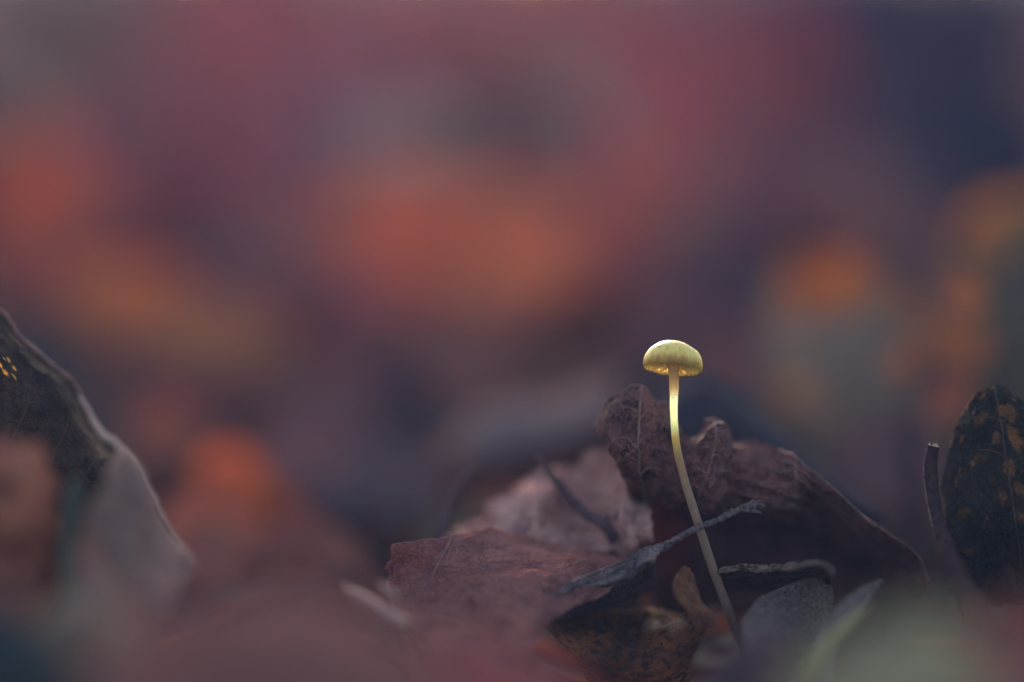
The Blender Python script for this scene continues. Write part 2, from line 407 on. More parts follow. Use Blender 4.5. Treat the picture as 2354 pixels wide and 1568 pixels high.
def build_crumbs():
    V = []; F = []; C = []
    for i in range(5200):
        if i < 3800: y = .5 + 3.2 * random.random() ** 1.5; x = (random.random() - .5) * (.6 * y + .3); s = random.uniform(.012, .04) if y > .8 else random.uniform(.008, .018); mt = 40 if y > .8 else 16
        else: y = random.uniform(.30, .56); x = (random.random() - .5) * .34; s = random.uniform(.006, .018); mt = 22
        z = float(gz(x, y)) + random.uniform(0, .003)
        q = Matrix.Rotation(random.uniform(0, 6.28), 3, 'Z') @ Matrix.Rotation(math.radians(random.uniform(-mt, mt)), 3, 'X')
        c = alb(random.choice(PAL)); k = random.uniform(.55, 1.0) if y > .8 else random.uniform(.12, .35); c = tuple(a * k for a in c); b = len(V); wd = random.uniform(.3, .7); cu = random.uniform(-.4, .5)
        for top in (0, 1):
            for (u, v) in ((0, 0), (.3, -.8), (.3, .8), (.7, -.7), (.7, .7), (1, 0)):
                p = q @ Vector((v * wd * s * .5, (u - .5) * s, cu * s * (v * v * .3 + (u - .5) ** 2) - top * .0003))
                V.append((x + p.x, y + p.y, z + p.z)); C.append((*c, 1))
        for o, fl in ((0, 1), (6, -1)):
            for q4 in ((0, 1, 2), (1, 3, 4, 2), (3, 5, 4)): F.append(tuple(b + o + j for j in (q4 if fl > 0 else q4[::-1])))
        r = (0, 1, 3, 5, 4, 2)
        for j in range(6): a, d = r[j], r[(j + 1) % 6]; F.append((b + a, b + 6 + a, b + 6 + d, b + d))
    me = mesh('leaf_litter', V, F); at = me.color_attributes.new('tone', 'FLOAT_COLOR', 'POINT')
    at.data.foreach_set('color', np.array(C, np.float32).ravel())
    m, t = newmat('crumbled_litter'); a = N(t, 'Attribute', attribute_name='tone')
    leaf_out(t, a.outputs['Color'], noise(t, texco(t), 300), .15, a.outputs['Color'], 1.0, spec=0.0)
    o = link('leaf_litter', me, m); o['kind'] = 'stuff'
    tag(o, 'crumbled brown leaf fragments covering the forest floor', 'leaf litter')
build_crumbs()

# ------------------------------------------------------------------ the mushroom
def build_mushroom():
    base = pt(1722, 1535, 7); root = thing('mushroom', base, 'small pale yellow mushroom with glowing gills on a thin curved stem', 'mushroom')
    def mush(name, kind):
        m, t = newmat(name); co = texco(t)
        sx = N(t, 'SeparateXYZ'); t.links.new(co, sx.inputs[0])
        n1 = noise(t, co, 700, 4, .6); n2 = noise(t, co, 3000, 4, .6)
        if kind == 'cap':
            mp = N(t, 'Mapping'); mp.inputs['Scale'].default_value = (1, 1, .18); t.links.new(co, mp.inputs[0])
            st = noise(t, mp.outputs[0], 2600, 4, .7)
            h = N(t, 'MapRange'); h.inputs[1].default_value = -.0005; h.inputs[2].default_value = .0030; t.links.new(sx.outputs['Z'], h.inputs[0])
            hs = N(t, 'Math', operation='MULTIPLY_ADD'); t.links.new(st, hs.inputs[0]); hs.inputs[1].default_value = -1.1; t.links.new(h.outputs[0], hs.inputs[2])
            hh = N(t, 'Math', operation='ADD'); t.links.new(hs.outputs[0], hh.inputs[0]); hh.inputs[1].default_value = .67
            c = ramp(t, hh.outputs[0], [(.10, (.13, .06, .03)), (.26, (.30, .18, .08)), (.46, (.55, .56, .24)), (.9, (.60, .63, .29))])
            warm = ramp(t, n1, [(.50, (0, 0, 0)), (.75, (1, 1, 1))]); wm = N(t, 'Math', operation='MULTIPLY'); t.links.new(warm, wm.inputs[0]); wm.inputs[1].default_value = .5
            c = mix(t, wm.outputs[0], c, (.55, .38, .13))
        elif kind == 'stem':
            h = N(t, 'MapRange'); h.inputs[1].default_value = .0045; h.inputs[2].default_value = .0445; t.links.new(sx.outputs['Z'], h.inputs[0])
            c = ramp(t, h.outputs[0], [(.0, (.36, .24, .20)), (.50, (.46, .30, .22)), (.70, (.54, .36, .19)), (.765, (.76, .58, .20)), (.81, (.98, 1.0, .62)), (.91, (.96, 1.0, .80)), (.945, (.66, .50, .26)), (1, (.55, .38, .2))])  # brown foot is its own colour; sunlit yellow band and cap shade painted in
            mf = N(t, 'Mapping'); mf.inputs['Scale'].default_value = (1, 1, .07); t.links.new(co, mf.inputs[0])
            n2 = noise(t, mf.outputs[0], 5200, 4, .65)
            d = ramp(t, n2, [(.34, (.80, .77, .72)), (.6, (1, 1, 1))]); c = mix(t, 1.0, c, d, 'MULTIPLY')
        else:
            c = ramp(t, n1, [(.3, (.62, .46, .22)), (.7, (.78, .66, .36))])
        p = N(t, 'BsdfPrincipled'); t.links.new(c, p.inputs['Base Color']); p.inputs['Roughness'].default_value = .42 if kind == 'cap' else .55
        p.inputs['Specular IOR Level'].default_value = .45
        p.inputs['Subsurface Weight'].default_value = {'cap': .0, 'stem': .3, 'gill': .0}[kind]
        p.inputs['Subsurface Radius'].default_value = (1.0, .8, .35); p.inputs['Subsurface Scale'].default_value = .0009
        b = N(t, 'Bump'); b.inputs['Strength'].default_value = .35; b.inputs['Distance'].default_value = .0001; t.links.new(n2, b.inputs['Height']); t.links.new(b.outputs[0], p.inputs['Normal'])
        o = N(t, 'OutputMaterial')
        tr = N(t, 'BsdfTranslucent'); mx = N(t, 'MixShader'); mx.inputs[0].default_value = {'cap': .58, 'stem': .66, 'gill': .6}[kind]
        tc = mix(t, {'cap': .5, 'stem': .05, 'gill': .7}[kind], c, (1.0, .82, .32)); t.links.new(tc, tr.inputs[0])
        t.links.new(p.outputs[0], mx.inputs[1]); t.links.new(tr.outputs[0], mx.inputs[2]); t.links.new(mx.outputs[0], o.inputs[0])
        return m
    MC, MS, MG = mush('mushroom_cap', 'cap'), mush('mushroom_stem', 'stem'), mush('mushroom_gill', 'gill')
    speck_m = plain_mat('dark_speck', (.012, .01, .012), (.03, .025, .03), 4000, trans=0)
    px = K
    # stem
    path = [(1722, 1535, 7), (1699, 1466, 4), (1672, 1395, 2), (1640, 1310, 1), (1605, 1202, 0), (1576, 1110, 0), (1555, 1022, 0), (1549.5, 950, 0), (1550, 885, 0), (1549, 850, 0), (1548, 826, 0.3)]
    C = smooth_path([pt(*p) for p in path], 90) - base
    t = np.linspace(0, 1, 90)
    R = np.interp(t, 1 - (1 - np.array([0, .2, .45, .62, .70, .80, .87, .915, .95, 1.0])) * .9, np.array([11.5, 10.5, 9.5, 8.4, 9.2, 10.8, 12.0, 13.5, 18.0, 30]) * px)
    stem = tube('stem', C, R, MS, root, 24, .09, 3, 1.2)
    for (a, side, r) in ((.735, -.1, .9), (.74, .25, .7), (.722, .45, .6), (.785, .2, .55), (.80, .05, .5), (.775, .4, .5), (.83, .2, .5), (.81, -.35, .45)):
        i = int((1 - (1 - a) * .9) * 89); c = C[i] + (np.array((side, -math.sqrt(1 - side * side), 0))) * R[i] * .98
        V = [c + np.array((math.cos(k * 1.05) * r * px * 1.4, -.3 * px, math.sin(k * 1.05) * r * px * 1.1)) for k in range(6)] + [c + np.array((0, -1.0 * px, 0))]
        link('speck', mesh('speck', V, [(k, (k + 1) % 6, 6) for k in range(6)] + [tuple(range(5, -1, -1))]), speck_m, stem)
    # cap
    R0 = 67 * px; na = 96
    out = [(.0, .76), (.12, .76), (.26, .748), (.42, .712), (.58, .642), (.73, .54), (.86, .405), (.95, .25), (.995, .08), (1.0, -.06), (.985, -.16), (.95, -.215)]
    inn = [(.92, -.19), (.905, -.11)]
    V = []; prof = out + inn
    tilt = Matrix.Rotation(math.radians(7), 3, 'Y') @ Matrix.Rotation(math.radians(-21), 3, 'X')
    ctr = pt(1547.5, 836, 0) - base
    def shp(r, z, th, outer):
        # irregular dome: peak left of centre, a shallow dent on the right shoulder, scalloped edge
        k = 1 + .03 * math.cos(2 * th + .5) + .018 * math.sin(3 * th)
        x = r * k * math.cos(th); y = r * k * math.sin(th)
        if outer:
            z -= .085 * math.exp(-((x - .46) ** 2 + (y + .0) ** 2 * .35) / .035)
            z += .035 * math.exp(-((x + .28) ** 2 + y * y) / .12)
            z += .045 * math.exp(-((x - .78) ** 2 + y * y) / .03)
        e = max(0, (r - .86) / .14) if r > .86 else 0
        s = .016 * math.cos(26 * th + 1.5 * math.sin(2 * th)) + .02 * math.sin(9 * th)
        if z < .1: z += e * s
        return np.array((x, y, z)) * R0
    for i, (r, z) in enumerate(prof):
        for k in range(na): V.append(shp(r, z, 2 * math.pi * k / na, i < len(out)))
    f = [(i * na + k, (i + 1) * na + k, (i + 1) * na + (k + 1) % na, i * na + (k + 1) % na) for i in range(len(prof) - 1) for k in range(na)]
    me = mesh('cap', V, f); cap = link('cap', me, MC, root); sub = cap.modifiers.new('sub', 'SUBSURF'); sub.levels = sub.render_levels = 1
    cap.rotation_euler = tilt.to_euler(); cap.location = ctr
    # specks of soil on the cap
    for (x, z, r) in ((-.60, .40, 3.0), (-.67, .40, 1.3), (-.21, .56, 1.5), (-.02, .51, 1.3), (-.33, .38, 1.3), (-.34, .28, 1.6), (-.43, .60, 1.1), (.62, .33, 1.2), (-.28, .33, 1.1), (.86, .10, 1.4), (.80, -.04, 1.6), (.3, .2, 1.0), (.1, .35, 1.0)):
        rp = float(np.interp(z, [p[1] for p in out[::-1]], [p[0] for p in out[::-1]]))
        if abs(x) > rp * .97: x = math.copysign(rp * .97, x)
        th = -math.acos(x / rp); c = shp(rp, z, th, True); nn = np.array((c[0], c[1], c[2] * .6 + .15 * R0)); nn /= np.linalg.norm(nn); c = c + nn * .3 * px
        a = np.cross(nn, (0, 0, 1)); a /= np.linalg.norm(a); b = np.cross(nn, a)
        V = [c + (a * math.cos(k * 1.05) * r * 1.3 + b * math.sin(k * 1.05) * r * .8) * px + nn * .4 * px for k in range(6)] + [c + nn * 1.2 * px]
        link('speck', mesh('speck', V, [(k, (k + 1) % 6, 6) for k in range(6)] + [tuple(range(5, -1, -1))]), speck_m, cap)
    # gills, from the edge to the flare of the stem
    for k in range(26):
        th = 2 * math.pi * (k + .3) / 26; long = k % 2 == 0
        r0 = .34 if long else .58
        rs = np.linspace(r0, .93, 9); up = np.interp(rs, [.2, .4, .6, .78, .88, .95], [.31, .275, .185, .045, -.09, -.20])
        low = np.interp(rs, [.3, .45, .65, .85, .94], [-.10, -.13, -.17, -.20, -.205]) if long else np.interp(rs, [.5, .65, .85, .94], [.12, -.09, -.18, -.205])
        V = []; th2 = .022
        for sgn in (-1, 1):
            for r, a, b in zip(rs, up, low):
                wob = .012 * math.sin(r * 21 + k)
                for z in (a, (a + b) / 2, b):
                    tz = sgn * th2 * (1 if z != b else .4) + wob
                    V.append(np.array((r * math.cos(th) - tz * math.sin(th), r * math.sin(th) + tz * math.cos(th), z)) * R0)
        f = []; n1 = 27
        for i in range(8):
            for j in range(2):
                a = i * 3 + j; f += [(a, a + 3, a + 4, a + 1), (n1 + a, n1 + a + 1, n1 + a + 4, n1 + a + 3)]
            f.append((i * 3 + 2, i * 3 + 5, n1 + i * 3 + 5, n1 + i * 3 + 2))
        link('gill', mesh('gill', V, f), MG, cap)
build_mushroom()

# ------------------------------------------------------------------ leaves and twigs about the mushroom
# colours of dry leaves
M_MAIN = leaf_mat('ruffled_leaf', (.038, .017, .017), (.175, .074, .062), (.020, .010, .012), .08, (.40, .13, .06), 130, 480, 1000, .50, .9, .8, thr=(.44, .62), spec=.1)
M_RIB = leaf_mat('ribbed_leaf', (.045, .018, .018), (.215, .088, .072), (.026, .012, .014), .06, (.40, .13, .06), 150, 480, 1100, .45, .9, .8, spec=.05, thr=(.45, .64))
M_DARK = leaf_mat('dark_leaf', (.020, .014, .018), (.042, .026, .030), (.018, .013, .018), .03, (.08, .03, .02), 90, 400, 700, .15, .9, .5)
M_MAUVE = leaf_mat('mauve_leaf', (.30, .135, .112), (.54, .285, .235), (.17, .075, .068), .12, (.42, .18, .12), 110, 240, 600, .2, .95, .8, spec=.0, thr=(.48, .68))
M_RED = leaf_mat('red_brown_leaf', (.185, .070, .058), (.33, .130, .104), (.115, .044, .040), .18, (.44, .13, .08), 70, 240, 900, .25, .95, .9, spec=.0, thr=(.44, .66))
M_GREY = leaf_mat('grey_leaf', (.15, .098, .094), (.28, .185, .172), (.07, .048, .050), .1, (.25, .14, .1), 160, 420, 900, .25, .9, 1.0, spec=.1)
M_ORANGE = leaf_mat('orange_mottled_leaf', (.045, .016, .014), (.46, .145, .036), (.014, .010, .014), .1, (.5, .16, .03), 110, 800, 1300, .15, .8, 1.0, thr=(.47, .60))
M_TIP = leaf_mat('orange_tip', (.14, .055, .028), (.26, .10, .04), (.06, .024, .02), .12, (.5, .18, .05), 200, 600, 900, .2, .9, .8, spec=.08)
M_GRAIN = leaf_mat('grainy_leaf', (.14, .085, .072), (.27, .17, .14), (.05, .034, .034), .06, (.2, .1, .07), 220, 1600, 1900, .5, .95, 1.0, spec=.08)
M_LEFT = leaf_mat('left_leaf', (.020, .012, .010), (.085, .043, .028), (.013, .009, .009), .05, (.2, .07, .03), 120, 420, 900, .22, .9, .9, spotc=(1.0, .60, .12), spottrans=True, thr=(.48, .66), spec=.05)
M_MOTT = leaf_mat('mottled_leaf', (.012, .009, .008), (.038, .027, .018), (.11, .046, .018), .03, (.3, .11, .03), 90, 300, 900, .12, .95, 1.0, thr=(.56, .72), spec=.05, spotc=(.17, .066, .024))
M_BACKLIT_EDGE = plain_mat('backlit_edge_tone', (.34, .25, .23), (.52, .41, .38), 300, .9, .6, .0004, trans=.4, spec=.0)
M_PALEGREY = leaf_mat('pale_grey_leaf', (.12, .078, .076), (.19, .128, .122), (.09, .058, .058), .2, (.34, .22, .19), 80, 300, 500, .1, .95, .5, spec=.0)
M_GREEN = leaf_mat('pale_green_leaf', (.20, .16, .092), (.30, .245, .135), (.15, .12, .078), .12, (.4, .36, .14), 60, 260, 500, .1, .95, .4, spec=.0)
M_GGREY = leaf_mat('grey_green_leaf', (.135, .092, .072), (.21, .145, .108), (.26, .125, .055), .15, (.22, .13, .07), 70, 130, 300, .1, .95, .5, spotc=(.66, .27, .06), spottrans=True, spec=.0, thr=(.48, .66))
M_GRASS = plain_mat('grass_blade', (.24, .22, .10), (.44, .38, .18), 300, .8, .3, trans=.4, spec=.1)
M_TWIG = plain_mat('crusty_twig', (.04, .027, .027), (.33, .225, .20), 1500, .95, 1.0, .0008, .0)
M_BARK = plain_mat('dark_bark', (.014, .009, .011), (.075, .034, .030), 1200, .95, .9, .0003, .0, (1, 1, .25), trans=0)
M_WOOD = plain_mat('broken_wood', (.20, .12, .09), (.48, .34, .26), 1500, .8, .8)
M_VEIN = plain_mat('leaf_vein', (.13, .062, .054), (.27, .142, .118), 600, .9, .3, trans=.1, spec=.08)
M_SLIVER = plain_mat('pale_sliver', (.22, .14, .13), (.40, .28, .26), 260, .9, .4, trans=.3, spec=.0)
M_LVEIN = plain_mat('brown_vein', (.04, .024, .02), (.10, .058, .04), 600, .9, .3, spec=.06)
M_SAGE = plain_mat('sage_stalk', (.07, .075, .055), (.13, .13, .095), 200, .95, .3, spec=.0, trans=.1)
M_VEINR = plain_mat('red_vein', (.20, .08, .075), (.29, .125, .112), 600, .9, .3, spec=.0, trans=.2)
M_STRIP = leaf_mat('torn_strip', (.085, .046, .038), (.30, .175, .13), (.022, .015, .017), .05, (.2, .1, .07), 200, 340, 1200, .2, .95, 1.0, thr=(.46, .60), spec=.05)
M_VEIND = plain_mat('dark_vein', (.06, .030, .032), (.10, .055, .055), 600, .9, .3, spec=.0, trans=.0)
M_BROWNF = leaf_mat('brown_front_leaf', (.20, .076, .064), (.26, .105, .084), (.15, .058, .052), .05, (.34, .13, .09), 50, 200, 400, .1, 1.0, .4, spec=.0)
M_REDF = leaf_mat('russet_front_leaf', (.22, .072, .042), (.34, .128, .074), (.10, .036, .03), .12, (.45, .16, .06), 90, 180, 400, .1, .95, .4, spec=.0, thr=(.46, .60))
M_TEAL = leaf_mat('teal_front_leaf', (.026, .030, .030), (.048, .050, .046), (.024, .026, .028), .1, (.08, .1, .07), 50, 200, 400, .1, .95, .4, spec=.0)

# ruffled brown leaf right behind the mushroom
S = Sheet('curled_leaf', 'ruffled brown dead leaf curled up right behind the mushroom stem', 'leaf', [
 [(1370, 990, 10), (1390, 926, 9), (1430, 893, 8), (1476, 880, 7), (1502, 906, 8), (1540, 930, 8), (1568, 985, 10), (1600, 992, 10), (1616, 960, 9), (1655, 960, 9), (1690, 1015, 10)],
 [(1376, 1005, 7), (1400, 972, 5), (1435, 945, 4), (1475, 932, 4), (1505, 945, 4), (1540, 968, 5), (1572, 1005, 7), (1602, 1015, 7), (1630, 998, 5), (1665, 1003, 5), (1690, 1045, 7)],
 [(1395, 1035, 5), (1420, 1030, 3), (1450, 1028, 3), (1480, 1028, 2), (1510, 1032, 3), (1542, 1040, 5), (1575, 1050, 6), (1605, 1060, 5), (1635, 1060, 4), (1665, 1065, 4), (1686, 1085, 6)],
 [(1422, 1090, 8), (1440, 1090, 6), (1465, 1092, 5), (1490, 1092, 5), (1520, 1098, 5), (1550, 1100, 6), (1580, 1105, 6), (1605, 1110, 5), (1635, 1115, 4), (1660, 1120, 5), (1682, 1130, 7)],
 [(1452, 1140, 14), (1470, 1148, 12), (1490, 1152, 11), (1512, 1156, 11), (1535, 1158, 10), (1560, 1162, 9), (1585, 1165, 8), (1610, 1168, 7), (1635, 1172, 7), (1655, 1178, 8), (1676, 1185, 10)],
 [(1480, 1190, 24), (1495, 1198, 24), (1510, 1204, 24), (1530, 1210, 23), (1550, 1214, 22), (1572, 1218, 20), (1592, 1220, 19), (1612, 1222, 18), (1634, 1226, 18), (1652, 1230, 18), (1670, 1236, 20)],
 [(1500, 1400, 34), (1512, 1400, 34), (1526, 1400, 34), (1542, 1400, 34), (1560, 1400, 33), (1578, 1400, 32), (1596, 1400, 32), (1614, 1400, 32), (1632, 1400, 32), (1650, 1400, 32), (1668, 1400, 32)]],
 M_MAIN, 150, 170, thick=.00014, wr=.0010, wf=6, fine=.00016, rag=(.03, 0, .02, .02), ragf=26, ribs=[(6, 4, .00024, 0), (2, -9, .00012, .3)], seed=2)
S.vein('midrib', [(.02, .30), (.18, .29), (.36, .26), (.52, .22), (.66, .18)], .00034, .00018, M_VEIN, .35)
for a, sgn in ((.10, 1), (.20, -1), (.24, 1), (.34, -1), (.38, 1), (.50, 1)):
    m = .30 - .12 * a
    S.vein('side_vein', [(a, m), (a - .05, m + sgn * .07), (a - .06, m + sgn * .13), (a - .04, m + sgn * .19)], .00022, .0001, M_VEIN, .3)
S.vein('midrib', [(.05, .86), (.2, .84), (.4, .78), (.6, .70)], .0003, .00016, M_VEIN, .35)
for a, sgn in ((.16, 1), (.26, -1), (.32, 1), (.42, -1), (.48, 1), (.55, -1)):
    m = .87 - .26 * a
    S.vein('side_vein', [(a, m), (a - .03, m + sgn * .06), (a - .02, m + sgn * .11), (a + .01, m + sgn * .16)], .0002, .0001, M_VEIN, .3)
S.vein('rolled_edge', [(.012, .02), (.012, .2), (.012, .36), (.012, .5), (.012, .6)], .00020, .00034, M_VEIN, n=60)

# ribbed leaf sloping down to the right
S = Sheet('ribbed_leaf', 'ribbed purple brown dead leaf sloping down beside the ruffled leaf', 'leaf', [
 [(1655, 1010, 15), (1720, 1008, 15), (1780, 1028, 13), (1822, 1038, 8), (1866, 1078, 6), (1940, 1150, 5), (2020, 1213, 5), (2100, 1275, 4), (2140, 1352, 5)],
 [(1655, 1060, 11), (1715, 1060, 10), (1775, 1072, 9), (1822, 1080, 6), (1860, 1104, 6), (1934, 1164, 9), (2013, 1226, 10), (2092, 1288, 10), (2132, 1364, 10)],
 [(1655, 1120, 10), (1715, 1120, 9), (1775, 1130, 8), (1822, 1135, 7), (1856, 1146, 10), (1918, 1198, 17), (1992, 1260, 20), (2066, 1322, 20), (2110, 1396, 20)],
 [(1660, 1180, 14), (1715, 1180, 13), (1770, 1185, 12), (1812, 1186, 13), (1848, 1195, 18), (1900, 1242, 27), (1962, 1304, 30), (2032, 1366, 30), (2082, 1432, 30)],
 [(1665, 1250, 30), (1715, 1250, 30), (1765, 1255, 30), (1805, 1260, 30), (1838, 1275, 32), (1880, 1320, 36), (1932, 1380, 36), (1990, 1430, 36), (2040, 1480, 36)],
 [(1670, 1420, 38), (1715, 1420, 38), (1760, 1430, 38), (1795, 1430, 38), (1828, 1440, 40), (1868, 1460, 42), (1915, 1490, 42), (1970, 1510, 42), (2020, 1530, 42)]],
 M_RIB, 140, 170, thick=.00014, wr=.0008, wf=6, fine=.00014, rag=(.03, 0, 0, .03), ragf=40, ribs=[(9, -2, .00034, .2)], seed=5)
S.vein('rolled_edge', [(.016, .36), (.014, .5), (.014, .65), (.014, .8), (.014, .98)], .00014, .00012, M_VEIN, n=60)
S.vein('midrib', [(.03, .39), (.2, .40), (.4, .41), (.55, .40)], .0003, .0002, M_VEIN)
for a in (.1, .2, .3, .4, .5):
    S.vein('side_vein', [(a, .40), (a + .05, .28), (a + .06, .15), (a + .04, .02)], .00024, .00012, M_VEIN, .3)
    S.vein('side_vein', [(a + .03, .41), (a + .02, .55), (a + .0, .70), (a - .03, .84)], .00024, .0001, M_VEIN, .3)

# dark leaf standing behind both
S = Sheet('dark_leaf', 'blurred near black leaf arching up behind the ruffled leaf', 'leaf', [
 [(1480, 960, 40), (1560, 880, 42), (1620, 852, 44), (1700, 893, 44), (1780, 970, 42), (1850, 1050, 40), (1950, 1125, 36), (2040, 1185, 32)],
 [(1490, 1020, 36), (1560, 950, 37), (1625, 925, 38), (1695, 955, 38), (1765, 1020, 37), (1835, 1090, 36), (1925, 1160, 34), (2010, 1220, 32)],
 [(1500, 1120, 36), (1570, 1070, 36), (1630, 1050, 36), (1690, 1070, 36), (1750, 1120, 36), (1815, 1175, 36), (1895, 1235, 36), (1980, 1290, 36)],
 [(1510, 1400, 50), (1580, 1400, 50), (1635, 1400, 50), (1690, 1400, 50), (1745, 1400, 50), (1800, 1400, 50), (1880, 1400, 50), (1960, 1400, 50)]],
 M_DARK, 40, 60, wr=.0012, wf=4, rag=(.03, 0, .03, .03), seed=8)
S.vein('midrib', [(.05, .3), (.4, .32), (.7, .35)], .0006, .0004, M_VEIND)

# mauve leaf arching left of the mushroom, out of focus
S = Sheet('mauve_leaf', 'soft mauve crumpled leaf lying left of the ruffled leaf', 'leaf', [
 [(1030, 1250, 26), (1080, 1190, 28), (1160, 1130, 30), (1240, 1085, 32), (1320, 1075, 30), (1360, 1035, 26), (1420, 1000, 22), (1470, 1030, 20)],
 [(1030, 1262, 20), (1090, 1215, 20), (1170, 1170, 20), (1240, 1150, 20), (1310, 1150, 24), (1370, 1110, 22), (1430, 1070, 18), (1470, 1090, 18)],
 [(1040, 1275, 15), (1110, 1240, 14), (1190, 1225, 12), (1260, 1220, 15), (1330, 1220, 20), (1395, 1190, 16), (1445, 1160, 14), (1475, 1165, 16)],
 [(1060, 1300, 14), (1140, 1280, 13), (1220, 1270, 13), (1300, 1265, 12), (1370, 1260, 12), (1430, 1250, 9), (1470, 1245, 8), (1500, 1240, 10)],
 [(1070, 1420, 22), (1160, 1420, 22), (1240, 1400, 22), (1320, 1390, 22), (1390, 1380, 22), (1450, 1360, 20), (1490, 1340, 20), (1520, 1330, 22)]],
 M_MAUVE, 110, 120, thick=.0002, wr=.0028, wf=6, fine=.0008, rag=(.04, .0, .03, .03), ribs=[(1.5, 5, .0008, .3)], seed=12)
S.vein('midrib', [(.0, .45), (.25, .55), (.45, .68), (.6, .8)], .0007, .0005, M_VEIND, .6)
def twig(name, label, ctrl, radii_px, mat, n=40, seg=10, rough=.12, seed=0, group=None, cat='twig'):
    P = smooth_path([pt(*c) for c in ctrl], n); base = P[np.argmin(P[:, 2])].copy()
    root = thing(name, base, label, cat, group)
    R = np.interp(np.linspace(0, 1, n), np.linspace(0, 1, len(radii_px)), radii_px) * K
    o = tube('shaft', P - base, R, mat, root, seg, rough, seed)
    return root, P, R, base
twig('leaf_stalk', 'dark curved stalk arching over the mauve leaf', [(1238, 1048, 16), (1262, 1085, 14), (1300, 1130, 13), (1345, 1180, 12), (1390, 1205, 11), (1420, 1262, 12)], [5, 8, 10, 13, 15, 10], M_VEIND, seed=3, cat='stalk')
twig('leaf_stalk', 'short dark stub rising at the tip of the mauve leaf', [(1095, 1075, 24), (1072, 1095, 24), (1048, 1130, 23), (1030, 1180, 22), (1012, 1235, 20), (1005, 1300, 20)], [6, 14, 13, 13, 14, 12], M_VEIND, seed=5, cat='stalk')

# red brown leaf with the sharp torn tip
S = Sheet('red_brown_leaf', 'smooth red brown leaf with a squared torn tip and thin veins', 'leaf', [
 [(898, 1280, 0), (904, 1250, 0), (960, 1243, 1), (1040, 1228, 4), (1130, 1212, 8), (1220, 1225, 11), (1320, 1255, 11), (1420, 1275, 7), (1480, 1285, 3)],
 [(892, 1318, 0), (906, 1310, 0), (962, 1308, -1), (1040, 1296, -1), (1130, 1286, 0), (1220, 1296, 0), (1310, 1316, -1), (1390, 1326, -2), (1440, 1328, -2)],
 [(886, 1346, 0), (912, 1362, -3), (965, 1380, -6), (1045, 1380, -8), (1130, 1376, -9), (1220, 1382, -9), (1290, 1388, -8), (1335, 1384, -6), (1375, 1368, -4)],
 [(905, 1400, -10), (940, 1440, -14), (1000, 1460, -18), (1080, 1470, -20), (1150, 1470, -20), (1220, 1465, -18), (1245, 1445, -15), (1265, 1425, -12), (1280, 1405, -9)],
 [(950, 1560, -22), (980, 1590, -26), (1040, 1600, -30), (1110, 1600, -32), (1150, 1600, -32), (1180, 1590, -30), (1190, 1560, -28), (1195, 1530, -26), (1200, 1500, -24)]],
 M_RED, 100, 130, thick=.00018, wr=.0012, wf=6, fine=.0003, rag=(.03, 0, .02, 0), ribs=[(1.2, 4, .00022, .1)], seed=15)
for a, b in ((.06, .48), (.2, .44), (.34, .38)):
    S.vein('side_vein', [(a + .05, b - .12), (a + .08, b), (a + .06 + .03 * math.sin(9 * b), b + .12), (a + .0, b + .24)], .00022, .0001, M_VEINR)
S.vein('vein', [(.04, .11), (.2, .115), (.36, .12), (.5, .12)], .0003, .0002, M_VEINR)
S.vein('midrib', [(.01, .375), (.18, .34), (.36, .28), (.55, .2)], .0005, .0003, M_VEINR)
S.vein('vein', [(.12, .80), (.3, .70), (.5, .58)], .0002, .0001, M_VEINR)
S.vein('rolled_edge', [(.01, .13), (.008, .25), (.008, .4)], .00013, .00012, M_VEIN)

# pale curled sliver
S = Sheet('leaf_sliver', 'pale pinkish curled leaf sliver below the squared leaf tip', 'leaf', [
 [(796, 1340, -30), (830, 1352, -31), (868, 1372, -32), (905, 1396, -33), (948, 1420, -34)],
 [(800, 1352, -33), (830, 1368, -34), (866, 1390, -35), (900, 1412, -36), (944, 1432, -36)],
 [(806, 1372, -31), (835, 1392, -32), (866, 1412, -33), (900, 1432, -34), (940, 1446, -34)]],
 M_SLIVER, 16, 30, wr=.0004, wf=3, seed=18)
Sheet('', '', '', [[(872, 1338, -26), (892, 1344, -27), (915, 1366, -28)], [(880, 1350, -28), (897, 1360, -29), (918, 1378, -29)], [(878, 1362, -26), (896, 1374, -27), (914, 1390, -28)]],
      M_SLIVER, 12, 16, wr=.0002, wf=3, seed=19, part='curled_flap', root=S.root)

# crusty grey twig crossing in front of the stem
root, P, R, base = twig('crusty_twig', 'crusty grey lichen covered twig crossing in front of the mushroom stem',
     [(1760, 1163, -1), (1735, 1160, -1.2), (1690, 1177, -1.6), (1645, 1198, -1.9), (1600, 1216, -2), (1560, 1238, -2), (1520, 1262, -2), (1490, 1284, -2), (1460, 1304, -2.5), (1425, 1322, -3), (1390, 1338, -3.5), (1330, 1364, -3.5), (1265, 1398, -3.5)],
     [3, 9.5, 7.5, 6, 6.5, 7.5, 8.5, 10, 10, 8, 7, 5, 3], M_TWIG, 230, 20, .75, 4)
tube('side_spur', np.array([pt(1710, 1172, -1.5), pt(1735, 1176, -1.5), pt(1752, 1180, -1)]) - base, np.array([6, 5, 1.5]) * K, M_TWIG, root, 8, .3)
for i in range(150):
    a = random.randrange(6, 225); th = random.uniform(0, 6.28); r = random.uniform(1.0, 4.0) * K
    c = P[a] + np.array((math.cos(th) * .4, -abs(math.sin(th)), math.cos(th))) * R[a] * .95 - base
    V = [c + r * np.array(v) * np.array((1.2, .8, .9)) for v in ((1, 0, 0), (-1, 0, 0), (0, 1, 0), (0, -1, 0), (0, 0, 1), (0, 0, -1))]
    link('lichen_crumb', mesh('lichen_crumb', V, [(0, 2, 4), (2, 1, 4), (1, 3, 4), (3, 0, 4), (2, 0, 5), (1, 2, 5), (3, 1, 5), (0, 3, 5)], False), M_TWIG, root)

